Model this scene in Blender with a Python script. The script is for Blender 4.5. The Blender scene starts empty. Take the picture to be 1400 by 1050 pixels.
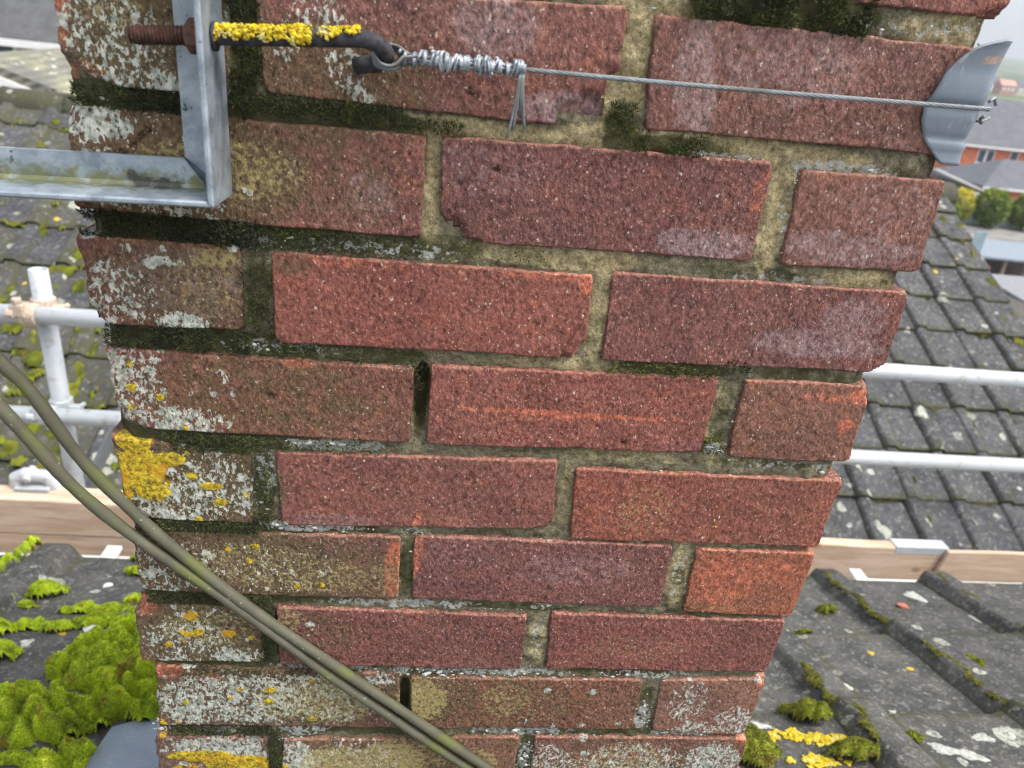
import bpy, math, random
import numpy as np
from mathutils import Matrix, Vector
R = math.radians
rng = np.random.default_rng(7)
random.seed(7)
scene = bpy.context.scene

# ------------------------------------------------------------------ camera, sky, sun, exposure
CAM = Vector((0.2215, -0.4661, 0.0145))
PITCH, YAW, ROLL = R(25.14), R(7.461), R(6.599)
fwd = Vector((math.sin(YAW)*math.cos(PITCH), math.cos(YAW)*math.cos(PITCH), -math.sin(PITCH)))
rgt0 = Vector((math.cos(YAW), -math.sin(YAW), 0)); up0 = rgt0.cross(fwd)
rgt = math.cos(ROLL)*rgt0 + math.sin(ROLL)*up0
upv = -math.sin(ROLL)*rgt0 + math.cos(ROLL)*up0
cd = bpy.data.cameras.new("camera"); cam = bpy.data.objects.new("camera", cd)
scene.collection.objects.link(cam); scene.camera = cam
cam.matrix_world = Matrix(((rgt.x, upv.x, -fwd.x, CAM.x), (rgt.y, upv.y, -fwd.y, CAM.y), (rgt.z, upv.z, -fwd.z, CAM.z), (0, 0, 0, 1)))
cd.sensor_width = 36; cd.lens = 36*1000/1400; cd.clip_start = 0.01; cd.clip_end = 8000
cd.dof.use_dof = True; cd.dof.focus_distance = 0.58; cd.dof.aperture_fstop = 9.0

world = bpy.data.worlds.new("World"); scene.world = world; world.use_nodes = True
SUN_EL, SUN_AZ = R(60), R(66)       # veiled sun, high on the right, a little behind the camera
wn = world.node_tree; wn.nodes.clear()
sky = wn.nodes.new("ShaderNodeTexSky"); sky.sky_type = 'NISHITA'; sky.sun_disc = False
sky.sun_elevation = SUN_EL; sky.sun_rotation = math.pi - SUN_AZ; sky.air_density = 1.0; sky.dust_density = 5.0; sky.ozone_density = 1.0
hsv = wn.nodes.new("ShaderNodeHueSaturation"); hsv.inputs['Saturation'].default_value = 0.42
bg = wn.nodes.new("ShaderNodeBackground"); bg.inputs['Strength'].default_value = 0.15
wo = wn.nodes.new("ShaderNodeOutputWorld")
wn.links.new(sky.outputs[0], hsv.inputs['Color']); wn.links.new(hsv.outputs[0], bg.inputs[0]); wn.links.new(bg.outputs[0], wo.inputs[0])
sl = bpy.data.lights.new("sun", 'SUN'); sl.energy = 0.9; sl.angle = R(25); sl.color = (1, 0.97, 0.92)
so = bpy.data.objects.new("sun", sl); scene.collection.objects.link(so)
sd = Vector((math.sin(SUN_AZ)*math.cos(SUN_EL), -math.cos(SUN_AZ)*math.cos(SUN_EL), math.sin(SUN_EL)))
so.rotation_euler = (-sd).to_track_quat('-Z', 'Y').to_euler()
vs = scene.view_settings; vs.view_transform = 'Standard'; vs.look = 'None'; vs.exposure = 1.15; vs.gamma = 1
scene.cycles.use_denoising = True; scene.cycles.filter_width = 1.15

# ------------------------------------------------------------------ helpers
COL = scene.collection
def link(o, parent=None):
    COL.objects.link(o)
    if parent: o.parent = parent
    return o
def tag(o, label=None, cat=None, group=None, kind=None):
    if label: o['label'] = label
    if cat: o['category'] = cat
    if group: o['group'] = group
    if kind: o['kind'] = kind
    return o
def empty(name, label, cat, loc=(0, 0, 0), group=None):
    o = bpy.data.objects.new(name, None); o.empty_display_size = 0.05; link(o)
    o.location = loc; o.matrix_world = Matrix.Translation(loc)
    return tag(o, label, cat, group)
def mesh_np(name, V, F, smooth=True, attrs=None):
    """V (n,3); F int array (m,3|4) or a list of such arrays"""
    if not isinstance(F, (list, tuple)): F = [F]
    F = [np.asarray(f, dtype=np.int32) for f in F if len(f)]
    me = bpy.data.meshes.new(name)
    V = np.asarray(V, dtype=np.float32)
    loops = np.concatenate([f.ravel() for f in F]); tot = np.concatenate([np.full(len(f), f.shape[1], np.int32) for f in F])
    start = np.concatenate([[0], np.cumsum(tot)[:-1]]).astype(np.int32)
    me.vertices.add(len(V)); me.vertices.foreach_set('co', V.ravel())
    me.loops.add(len(loops)); me.loops.foreach_set('vertex_index', loops)
    me.polygons.add(len(tot)); me.polygons.foreach_set('loop_start', start); me.polygons.foreach_set('loop_total', tot)
    me.polygons.foreach_set('use_smooth', np.full(len(tot), smooth))
    for k, a in (attrs or {}).items():
        at = me.attributes.new(k, 'FLOAT', 'POINT'); at.data.foreach_set('value', np.asarray(a, np.float32))
    me.update(calc_edges=True); me.validate()
    return me
def obj(name, me, mat, parent=None, loc=None):
    o = bpy.data.objects.new(name, me)
    if mat is not None and not me.materials: me.materials.append(mat)
    link(o, parent)
    if loc is not None: o.location = Vector(loc) - (parent.matrix_world.translation if parent else Vector((0, 0, 0)))
    elif parent is not None:
        off = Vector((0, 0, 0)); q = parent
        while q is not None: off += Vector(q.location); q = q.parent
        o.location = -off                       # vertices are given in world coordinates
    return o
class MB:
    """collects simple solids in world coordinates"""
    def __init__(s): s.V = []; s.F4 = []; s.F3 = []
    def add(s, V, F):
        n = len(s.V); s.V += [tuple(v) for v in V]
        for f in F: (s.F4 if len(f) == 4 else s.F3).append([i+n for i in f])
    def box(s, a, b):
        (x0, y0, z0), (x1, y1, z1) = a, b
        s.add([(x0,y0,z0),(x1,y0,z0),(x1,y1,z0),(x0,y1,z0),(x0,y0,z1),(x1,y0,z1),(x1,y1,z1),(x0,y1,z1)],
              [(3,2,1,0),(4,5,6,7),(0,1,5,4),(1,2,6,5),(2,3,7,6),(3,0,4,7)])
    def hexa(s, P):   # 8 points, same order as box
        s.add(P, [(3,2,1,0),(4,5,6,7),(0,1,5,4),(1,2,6,5),(2,3,7,6),(3,0,4,7)])
    def tube(s, pts, r, n=12, cap=True, wob=None):
        pts = [Vector(p) for p in pts]; m = len(pts); rs = r if isinstance(r, (list, tuple, np.ndarray)) else [r]*m
        t0 = (pts[1]-pts[0]).normalized(); ref = Vector((0, 0, 1)) if abs(t0.z) < .9 else Vector((1, 0, 0))
        nrm = t0.cross(ref).normalized(); V = []
        for i in range(m):
            t = (pts[min(i+1, m-1)]-pts[max(i-1, 0)]).normalized()
            nrm = (nrm - t*nrm.dot(t)).normalized(); bn = t.cross(nrm)
            for k in range(n):
                a = 2*math.pi*k/n; V.append(pts[i]+(nrm*math.cos(a)+bn*math.sin(a))*rs[i])
        F = [(i*n+k, i*n+(k+1) % n, (i+1)*n+(k+1) % n, (i+1)*n+k) for i in range(m-1) for k in range(n)]
        if cap:
            V += [pts[0], pts[-1]]
            F += [(m*n, (k+1) % n, k) for k in range(n)] + [(m*n+1, (m-1)*n+k, (m-1)*n+(k+1) % n) for k in range(n)]
        s.add(V, F)
    def build(s, name, mat, parent=None, smooth=False, bevel=0, loc=None):
        fs = []
        if s.F4: fs.append(np.array(s.F4))
        if s.F3: fs.append(np.array(s.F3))
        o = obj(name, mesh_np(name, np.array(s.V), fs, smooth), mat, parent)
        if bevel:
            b = o.modifiers.new('bevel', 'BEVEL'); b.width = bevel; b.segments = 2; b.limit_method = 'ANGLE'
        return o
def _hash(ix, iy, iz, seed):
    h = (ix*374761393 + iy*668265263 + iz*2147483647*3 + seed*974634777) & 0xFFFFFFFF
    h = ((h ^ (h >> 13))*1274126177) & 0xFFFFFFFF
    h = h ^ (h >> 16)
    return (h & 0xFFFF)/65535.0
def vnoise(x, y, z=0.0, seed=0):
    x, y, z = np.broadcast_arrays(np.asarray(x, float), np.asarray(y, float), np.asarray(z, float))
    ix, iy, iz = np.floor(x).astype(np.int64), np.floor(y).astype(np.int64), np.floor(z).astype(np.int64)
    fx, fy, fz = x-ix, y-iy, z-iz
    fx, fy, fz = [f*f*(3-2*f) for f in (fx, fy, fz)]
    out = 0
    for dx in (0, 1):
        for dy in (0, 1):
            for dz in (0, 1):
                w = (fx if dx else 1-fx)*(fy if dy else 1-fy)*(fz if dz else 1-fz)
                out = out + w*_hash(ix+dx, iy+dy, iz+dz, seed)
    return out*2-1
def fbm(x, y, z=0.0, f=1.0, o=3, seed=0):
    a, s, t = 1.0, 0, 0
    for i in range(o):
        s = s + a*vnoise(np.asarray(x)*f, np.asarray(y)*f, np.asarray(z)*f, seed+i*17); t += a; a *= .5; f *= 2.07
    return s/t
def sstep(a, b, x):
    t = np.clip((x-a)/(b-a), 0, 1); return t*t*(3-2*t)
def blobs(x, z, L):
    """soft density field: L of (cx, cz, rx, rz, strength) in mm"""
    d = np.zeros_like(x)
    for cx, cz, rx, rz, s in L:
        q = ((x*1000-cx)/rx)**2 + ((z*1000-cz)/rz)**2
        d = np.maximum(d, s*(1-sstep(.35, 1.25, q)))
    return d

# ------------------------------------------------------------------ material helpers
class NT:
    def __init__(s, name):
        s.m = bpy.data.materials.new(name); s.m.use_nodes = True; s.t = s.m.node_tree; s.t.nodes.clear()
        s.out = s.t.nodes.new('ShaderNodeOutputMaterial'); s.b = s.t.nodes.new('ShaderNodeBsdfPrincipled')
        s.t.links.new(s.b.outputs[0], s.out.inputs[0])
        s.geo = s.t.nodes.new('ShaderNodeNewGeometry'); s.pos = s.geo.outputs['Position']
    def set(s, sock, v):
        if isinstance(v, bpy.types.NodeSocket): s.t.links.new(v, sock)
        elif isinstance(v, (tuple, list)) and len(v) == 3 and sock.type == 'RGBA': sock.default_value = (*v, 1)
        else: sock.default_value = v
    def n(s, ty, ins=None, out=0, **props):
        nd = s.t.nodes.new(ty)
        for k, v in props.items(): setattr(nd, k, v)
        for k, v in (ins or {}).items(): s.set(nd.inputs[k], v)
        return nd.outputs[out]
    def math(s, op, a, b=0.0, c=None, clamp=False):
        nd = s.t.nodes.new('ShaderNodeMath'); nd.operation = op; nd.use_clamp = clamp
        s.set(nd.inputs[0], a); s.set(nd.inputs[1], b)
        if c is not None: s.set(nd.inputs[2], c)
        return nd.outputs[0]
    def mapr(s, v, a, b, c=0.0, d=1.0, smooth=True):
        return s.n('ShaderNodeMapRange', {0: v, 1: a, 2: b, 3: c, 4: d}, interpolation_type='SMOOTHSTEP' if smooth else 'LINEAR')
    def mix(s, f, a, b, blend='MIX'):
        nd = s.t.nodes.new('ShaderNodeMix'); nd.data_type = 'RGBA'; nd.blend_type = blend; nd.clamp_factor = True
        s.set(nd.inputs[0], f); s.set(nd.inputs[6], a); s.set(nd.inputs[7], b)
        return nd.outputs[2]
    def noise(s, scale, detail=3, rough=.55, vec=None, dist=0.0, out=0):
        return s.n('ShaderNodeTexNoise', {'Vector': vec or s.pos, 'Scale': scale, 'Detail': detail, 'Roughness': rough, 'Distortion': dist}, out)
    def vor(s, scale, vec=None, out=0, rnd=1.0, feature='F1'):
        return s.n('ShaderNodeTexVoronoi', {'Vector': vec or s.pos, 'Scale': scale, 'Randomness': rnd}, out, feature=feature)
    def vor2(s, scale, vec=None):
        """distance, random 1, random 2 from one voronoi node"""
        nd = s.t.nodes.new('ShaderNodeTexVoronoi'); s.set(nd.inputs['Vector'], vec or s.pos); nd.inputs['Scale'].default_value = scale
        sp = s.t.nodes.new('ShaderNodeSeparateColor'); s.t.links.new(nd.outputs[1], sp.inputs[0])
        return nd.outputs[0], sp.outputs[0], sp.outputs[1]
    def attr(s, name, out=2): return s.n('ShaderNodeAttribute', out=out, attribute_name=name)
    def mapping(s, rot=(0, 0, 0), scale=(1, 1, 1), loc=(0, 0, 0), vec=None):
        return s.n('ShaderNodeMapping', {'Vector': vec or s.pos, 'Location': loc, 'Rotation': rot, 'Scale': scale})
    def rnd(s): return s.n('ShaderNodeObjectInfo', out='Random')
    def bump(s, h, strength=.5, dist=.002, normal=None):
        ins = {'Height': h, 'Strength': strength, 'Distance': dist}
        if normal is not None: ins['Normal'] = normal
        return s.n('ShaderNodeBump', ins)
    def done(s, col, rough=.8, metal=0.0, normal=None, spec=None):
        s.set(s.b.inputs['Base Color'], col); s.set(s.b.inputs['Roughness'], rough); s.set(s.b.inputs['Metallic'], metal)
        if normal is not None: s.set(s.b.inputs['Normal'], normal)
        if spec is not None: s.b.inputs['Specular IOR Level'].default_value = spec
        return s.m
    def speck(s, dens, scale, lo=.03, detail=4, gain=1.15, vec=None):
        """crisp crusty growth mask: density attribute against fine noise"""
        nn = s.noise(scale, detail, .6, vec)
        v = s.math('ADD', dens, s.math('MULTIPLY', s.math('SUBTRACT', nn, .5), gain))
        return s.mapr(v, .5-lo, .5+lo)

def m_brick():
    s = NT('fired_brick')
    oc = s.n('ShaderNodeObjectInfo', out='Color')
    st = s.mapping(rot=(0, R(-28), 0), scale=(1, 1, .68))
    n1 = s.noise(17, 2, .6); n2 = s.noise(60, 1); n3 = s.noise(7, 1)
    c = s.mix(s.mapr(n1, .38, .7, 0, .7), oc, s.mix(1.0, oc, (.72, .72, .78), 'MULTIPLY'))
    c = s.mix(s.mapr(n2, .5, .75, 0, .5), c, s.mix(1.0, c, (1.35, 1.15, .95), 'MULTIPLY'))
    c = s.mix(s.mapr(n3, .45, .7, 0, .5), c, s.mix(1.0, c, (.82, .98, .98), 'MULTIPLY'))
    raw = s.attr('raw'); rm = s.speck(raw, 170, .16, 2, .95); c = s.mix(s.math('MULTIPLY', rm, .85), c, (.42, .128, .072))
    ed = s.attr('edge'); em = s.mapr(s.math('ADD', ed, s.math('MULTIPLY', s.math('SUBTRACT', s.noise(110, 2, .7), .5), 1.9)), .42, .85)
    c = s.mix(s.math('MULTIPLY', em, .40), c, (.44, .22, .15))
    fl = s.attr('bloom'); c = s.mix(s.math('MULTIPLY', s.speck(fl, 120, .35, 3, 1.2), .30), c, (.46, .41, .43))
    al = s.attr('algae'); am = s.speck(al, 85, .3, 3, 1.2)
    ac = s.mix(n1, (.062, .054, .032), (.125, .104, .040))
    c = s.mix(s.math('MULTIPLY', am, .70), c, ac)
    # gritty sand facing: dark pits, pale grains
    g = s.noise(430, 2, .8, st); g2 = s.noise(230, 1, .7, s.mapping(rot=(0, R(-28), 0), scale=(1, 1, .75), loc=(3, 5, 1)))
    gm = s.math('ADD', s.math('MULTIPLY', g, .6), s.math('MULTIPLY', g2, .4))
    lo = s.mapr(gm, .33, .66, .36, 1.66, False)
    c = s.mix(1.0, c, s.n('ShaderNodeCombineColor', {0: lo, 1: s.math('MULTIPLY', lo, 1.0), 2: lo}), 'MULTIPLY')
    c = s.mix(s.mapr(g, .60, .72, 0, .5), c, (.46, .33, .28))
    for sc, thr, ra, am_ in ((330, .74, .34, .7), (150, .93, .22, .9)):
        wp = s.n('ShaderNodeVectorMath', {0: s.mapping(rot=(0, R(-28), 0), scale=(1, 1, .8)), 1: s.n('ShaderNodeVectorMath', {0: s.noise(sc*2.2, 0, out=1), 3: .55/sc}, operation='SCALE')}, operation='ADD')
        d_, dr, dg = s.vor2(sc, wp)
        dm = s.math('MULTIPLY', s.mapr(s.math('SUBTRACT', s.mapr(dg, 0, 1, ra*.3, ra, False), d_), -.03, .05), s.mapr(dr, thr, thr+.01))
        c = s.mix(s.math('MULTIPLY', dm, am_), c, (.60, .52, .42))
    wv = s.mapping(rot=(0, R(-28), 0), scale=(1, 1, .7))
    wh = s.attr('white'); w1 = s.noise(330, 2, .7, wv); w2 = s.noise(95, 2, .6, wv)
    wsum = s.math('ADD', s.math('MULTIPLY', s.math('SUBTRACT', w1, .5), 2.3), s.math('MULTIPLY', s.math('SUBTRACT', w2, .5), 1.0))
    wm = s.mapr(s.math('ADD', s.math('MULTIPLY', wh, .88), wsum), .40, .56)
    wm = s.math('MULTIPLY', wm, s.mapr(wh, .05, .25))
    wc = s.mix(s.mapr(g2, .35, .65), (.28, .31, .25), (.60, .62, .55))
    c = s.mix(s.math('MULTIPLY', wm, .92), c, wc)
    pale = s.attr('pale'); pm = s.speck(pale, 260, .2, 3, 1.9); pm = s.math('MULTIPLY', pm, s.mapr(pale, .05, .3)); c = s.mix(s.math('MULTIPLY', pm, .62), c, (.43, .37, .15))
    ye = s.attr('yellow'); ym = s.speck(ye, 120, .07, 4, 1.7); ym = s.math('MULTIPLY', ym, s.mapr(ye, .1, .4))
    yc = s.mix(s.mapr(s.noise(300, 2, .75), .34, .62), (.20, .145, .02), (.62, .45, .03)); yc = s.mix(s.mapr(n2, .52, .66, 0, .7), yc, (.55, .27, .02))
    c = s.mix(ym, c, yc)
    h = s.math('ADD', s.math('MULTIPLY', gm, 1.7), s.math('MULTIPLY', w2, .7))
    return s.done(c, .86, normal=s.bump(h, s.mapr(s.n('ShaderNodeObjectInfo', out='Random'), 0, 1, .55, 1.0, False), .0015), spec=.3)
def m_mortar():
    s = NT('weathered_mortar')
    n1 = s.noise(40, 4, .65); n2 = s.noise(260, 5, .8); n3 = s.noise(110, 4, .7)
    sandy = s.attr('sandy')
    c = s.mix(s.mapr(s.math('ADD', sandy, s.math('MULTIPLY', s.math('SUBTRACT', n1, .5), 1.1)), .3, .7), (.25, .225, .145), (.46, .385, .215))
    k = s.mapr(n2, .33, .66, .35, 1.55, False); c = s.mix(1.0, c, s.n('ShaderNodeCombineColor', {0: k, 1: k, 2: k}), 'MULTIPLY')
    c = s.mix(s.mapr(n3, .55, .70, 0, .5), c, (.12, .12, .065))
    al = s.attr('algae'); am = s.speck(al, 95, .25, 5, 1.5)
    c = s.mix(s.math('MULTIPLY', am, .85), c, s.mix(s.noise(150, 4, .7), (.034, .038, .016), (.125, .125, .045)))
    wh = s.attr('white'); wm = s.math('MULTIPLY', s.speck(s.math('MULTIPLY', wh, .8), 240, .07, 4, 2.2), s.mapr(wh, .1, .3)); c = s.mix(s.math('MULTIPLY', wm, .9), c, s.mix(s.noise(200, 3), (.36, .38, .35), (.68, .69, .65)))
    h = s.math('ADD', s.math('MULTIPLY', n3, 1.5), s.math('MULTIPLY', n2, 1.2))
    return s.done(c, .95, normal=s.bump(h, 1.0, .0035), spec=.2)
def m_moss(name, dark, mid, light, brown=None):
    s = NT(name); t = s.attr('tint')
    c = s.mix(s.mapr(t, 0, .55), dark, mid); c = s.mix(s.mapr(t, .5, 1.0), c, light)
    if brown: c = s.mix(s.math('MULTIPLY', s.mapr(s.noise(26, 3, .6), .56, .68), .75), c, brown)
    c = s.mix(s.mapr(s.noise(420, 2), .35, .65), s.mix(1.0, c, (.6, .62, .55), 'MULTIPLY'), c)
    s.b.inputs['Sheen Weight'].default_value = .15
    return s.done(c, .9, normal=s.bump(s.noise(500, 2), .6, .002), spec=.15)
def m_crust():
    s = NT('white_crust_lichen')
    c = s.mix(s.noise(200, 3), (.26, .28, .25), (.62, .63, .57))
    return s.done(c, .95, normal=s.bump(s.noise(600, 3), .8, .001), spec=.15)
def m_yellow():
    s = NT('yellow_lichen')
    c = s.mix(s.mapr(s.noise(160, 4, .7), .35, .65), (.36, .26, .015), (.72, .56, .04))
    c = s.mix(s.mapr(s.noise(90, 3), .52, .66, 0, .75), c, (.52, .52, .26))
    return s.done(c, .9, normal=s.bump(s.noise(700, 3), .8, .0015), spec=.15)
def m_galv():
    s = NT('galvanised_steel')
    n = s.noise(55, 4, .65); v = s.vor(260, out=1); sp = s.n('ShaderNodeSeparateColor', {0: v})
    c = s.mix(s.mapr(n, .3, .7), (.20, .25, .30), (.42, .48, .53)); c = s.mix(s.math('MULTIPLY', sp, .2), c, (.60, .67, .72)); c = s.mix(s.mapr(s.noise(20, 4, .7), .5, .7, 0, .5), c, (.30, .34, .36))
    c = s.mix(s.mapr(s.noise(240, 3), .67, .72, 0, .8), c, (.09, .10, .10))
    d = s.attr('dirt'); c = s.mix(s.math('MULTIPLY', s.speck(d, 180, .15, 4, .9), .8), c, (.20, .20, .05))
    k = s.attr('dark'); c = s.mix(s.math('MULTIPLY', s.speck(k, 120, .08, 4, 1.1), .85), c, (.06, .065, .065))
    return s.done(c, s.mapr(n, .3, .7, .42, .62), .55, s.bump(s.noise(350, 3), .25, .0006))
def m_rust(name, a, b, metal=.2):
    s = NT(name); n = s.noise(190, 4, .7)
    c = s.mix(s.mapr(n, .35, .65), a, b)
    return s.done(c, .8, metal, s.bump(s.noise(600, 3), .5, .0006))
def m_lead(name='sheet_lead', a=(.17, .205, .25), b=(.30, .345, .40)):
    s = NT(name); n = s.noise(22, 4, .6)
    c = s.mix(n, a, b)
    c = s.mix(s.mapr(s.noise(160, 3, .7, s.mapping(scale=(1, 1, .3))), .58, .72, 0, .45), c, (.48, .52, .56))
    k = s.attr('scuff'); c = s.mix(s.speck(k, 190, .07, 4, 1.2), c, s.mix(s.noise(300, 2), (.20, .12, .09), (.62, .46, .38)))
    return s.done(c, .55, .15, s.bump(s.math('ADD', s.noise(160, 3, .6, s.mapping(scale=(1, 1, .3))), s.math('MULTIPLY', n, .6)), .3, .0012))
def m_wire():
    s = NT('zinc_wire'); n = s.noise(210, 3)
    c = s.mix(n, (.12, .135, .14), (.36, .40, .43)); c = s.mix(s.mapr(s.noise(14, 2), .45, .6, 0, .65), c, (.135, .13, .105))
    return s.done(c, .62, .35)
def m_wrap():
    s = NT('bright_zinc_wire'); n = s.noise(260, 3); c = s.mix(s.mapr(n, .3, .7), (.18, .205, .23), (.46, .50, .54))
    return s.done(c, .5, .4)
def m_cable():
    s = NT('cable_sheath'); st = s.mapping(scale=(1, 1, 1)); n = s.noise(45, 4, .6)
    c = s.mix(n, (.062, .060, .040), (.150, .145, .098))
    c = s.mix(s.mapr(s.noise(24, 3), .54, .68, 0, .7), c, (.12, .14, .035))
    c = s.mix(s.mapr(s.noise(260, 3), .68, .73, 0, .8), c, (.42, .44, .32))
    return s.done(c, .62, normal=s.bump(s.noise(220, 3), .3, .0008), spec=.35)
def m_tile(name, base0, base1, scale, moss_amt=.0, spots=.5, green=(.062, .062, .026)):
    s = NT(name); r = s.rnd()
    n = s.noise(9*scale, 5, .65); f = s.noise(260*scale, 4, .75); m = s.noise(45*scale, 4, .65)
    c = s.mix(s.mapr(n, .3, .7), base0, base1)
    c = s.mix(s.mapr(m, .52, .68, 0, .55), c, (.25, .245, .22)); c = s.mix(s.mapr(s.noise(90*scale, 4, .75), .56, .68, 0, .6), c, (.24, .24, .215)); c = s.mix(s.mapr(s.noise(70*scale, 4, .75), .58, .7, 0, .6), c, (.045, .046, .045))
    c = s.mix(1.0, c, s.n('ShaderNodeCombineColor', {0: s.mapr(f, .3, .7, .35, 1.7, False), 1: s.mapr(f, .3, .7, .35, 1.7, False), 2: s.mapr(f, .3, .7, .35, 1.7, False)}), 'MULTIPLY')
    c = s.mix(1.0, c, s.n('ShaderNodeCombineColor', {0: s.mapr(r, 0, 1, .85, 1.15, False), 1: s.mapr(r, 0, 1, .85, 1.15, False), 2: s.mapr(r, 0, 1, .87, 1.12, False)}), 'MULTIPLY')
    sm = s.attr('algae')
    c = s.mix(s.math('MULTIPLY', s.speck(sm, 38*scale, .2, 4, 1.1), .85), c, green)
    wv = s.n('ShaderNodeVectorMath', {0: s.mapping(scale=(1, 1.1, .04)), 1: s.n('ShaderNodeVectorMath', {0: s.noise(30*scale, 3, out=1), 3: .035/scale}, operation='SCALE')}, operation='ADD')
    masks = []
    for sc, thr, rad, col in ((7*scale, 1-.40*spots, .40, (.44, .455, .38)), (17*scale, 1-.34*spots, .36, (.46, .47, .41)), (50*scale, 1-.22*spots, .32, (.38, .39, .33))):
        d, rr, rg = s.vor2(sc, wv)
        rad_ = s.mapr(rg, 0, 1, rad*.35, rad, False)
        k = s.math('MULTIPLY', s.mapr(s.math('SUBTRACT', rad_, d), 0, .035), s.mapr(rr, thr, thr+.01))
        k = s.math('MULTIPLY', k, s.math('MULTIPLY', s.mapr(s.noise(110*scale, 3, .7), .34, .56, .1, 1), s.mapr(rg, 0, 1, .45, 1, False)))
        c = s.mix(k, c, s.mix(s.mapr(s.math('DIVIDE', d, rad_), .15, .75), s.mix(1.0, col, (.55, .58, .5), 'MULTIPLY'), col))
    d, rr, rg = s.vor2(13*scale, s.mapping(loc=(3, 7, 2), vec=wv))
    k = s.math('MULTIPLY', s.mapr(d, .16, .2, 1, 0), s.mapr(rr, .982, .985)); c = s.mix(k, c, (.55, .37, .04))
    b = s.attr('butt'); c = s.mix(s.math('MULTIPLY', b, .85), c, (.022, .026, .014))  # butt faces near-black: algae, with the shade of the course edges painted in
    return s.done(c, .88, normal=s.bump(s.math('ADD', f, m), .6, .002/scale**.5), spec=.3)
def m_wood():
    s = NT('sawn_timber'); st = s.mapping(scale=(.12, 1, 1))
    n = s.noise(34, 5, .65, st, .4); g = s.noise(150, 4, .7, s.mapping(scale=(.05, 1, 1)))
    c = s.mix(s.mapr(n, .35, .68), (.50, .36, .25), (.66, .52, .40)); c = s.mix(s.mapr(g, .5, .75, 0, .45), c, (.34, .20, .11))
    k = s.vor(5.2, s.mapping(scale=(1, 1, 1.6))); c = s.mix(s.mapr(k, .05, .13, .8, 0), c, (.27, .13, .06))
    c = s.mix(s.mapr(s.noise(6, 3), .55, .75, 0, .4), c, (.42, .27, .18))
    return s.done(c, .8, normal=s.bump(g, .4, .0015), spec=.25)
def m_tubemetal():
    s = NT('scaffold_tube'); n = s.noise(16, 4, .65, s.mapping(scale=(.4, 1, 1)))
    c = s.mix(n, (.40, .435, .45), (.62, .65, .67)); c = s.mix(s.mapr(s.noise(40, 4), .54, .70, 0, .6), c, (.36, .33, .30))
    return s.done(c, .5, .25, s.bump(s.noise(90, 3), .2, .001))
def m_plain(name, col, rough=.7, var=.25, scale=6.0, metal=0.0, col2=None):
    s = NT(name); n = s.noise(scale, 5, .65)
    c2 = col2 or tuple(min(1, v*(1+var)) for v in col); c1 = tuple(v*(1-var) for v in col)
    c = s.mix(s.mapr(n, .3, .7), c1, c2)
    return s.done(c, rough, metal, s.bump(s.noise(scale*8, 3), .2, .01))
def m_leaf(name, a, b):
    s = NT(name); r = s.attr('tint'); c = s.mix(r, a, b); return s.done(c, .75, spec=.25)

M = dict(brick=m_brick(), mortar=m_mortar(), crust=m_crust(), yellow=m_yellow(), galv=m_galv(), lead=m_lead(), wire=m_wire(), wrapwire=m_wrap(), cable=m_cable(),
    guard=m_lead('dull_grey_sheet', (.15, .185, .225), (.25, .295, .345)),
    rust=m_rust('rusty_steel', (.055, .030, .024), (.16, .075, .048)), hook=m_rust('dark_painted_steel', (.030, .030, .036), (.075, .072, .080), .4),
    coupler=m_rust('rusty_coupler', (.40, .28, .19), (.66, .58, .50)),
    wallmoss=m_moss('joint_moss', (.022, .030, .008), (.080, .098, .018), (.24, .26, .05)),
    moss=m_moss('bright_moss', (.11, .16, .008), (.42, .56, .016), (.82, .90, .06), (.24, .16, .03)),
    dullmoss=m_moss('dull_moss', (.06, .075, .008), (.22, .25, .018), (.48, .50, .05), (.20, .13, .03)),
    darkmoss=m_moss('olive_moss', (.030, .035, .008), (.135, .135, .016), (.30, .28, .035), (.13, .085, .03)),
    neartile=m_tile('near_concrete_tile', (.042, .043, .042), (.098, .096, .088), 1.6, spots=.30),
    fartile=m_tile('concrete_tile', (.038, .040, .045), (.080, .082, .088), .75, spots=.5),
    wood=m_wood(), tube=m_tubemetal(), white=m_plain('white_plastic', (.70, .71, .70), .5, .1))

# ------------------------------------------------------------------ the chimney stack
chimney = empty('chimney_stack', 'red brick chimney stack with mossy mortar filling the frame', 'chimney', (0.278, 0.22, -1.0))
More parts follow.
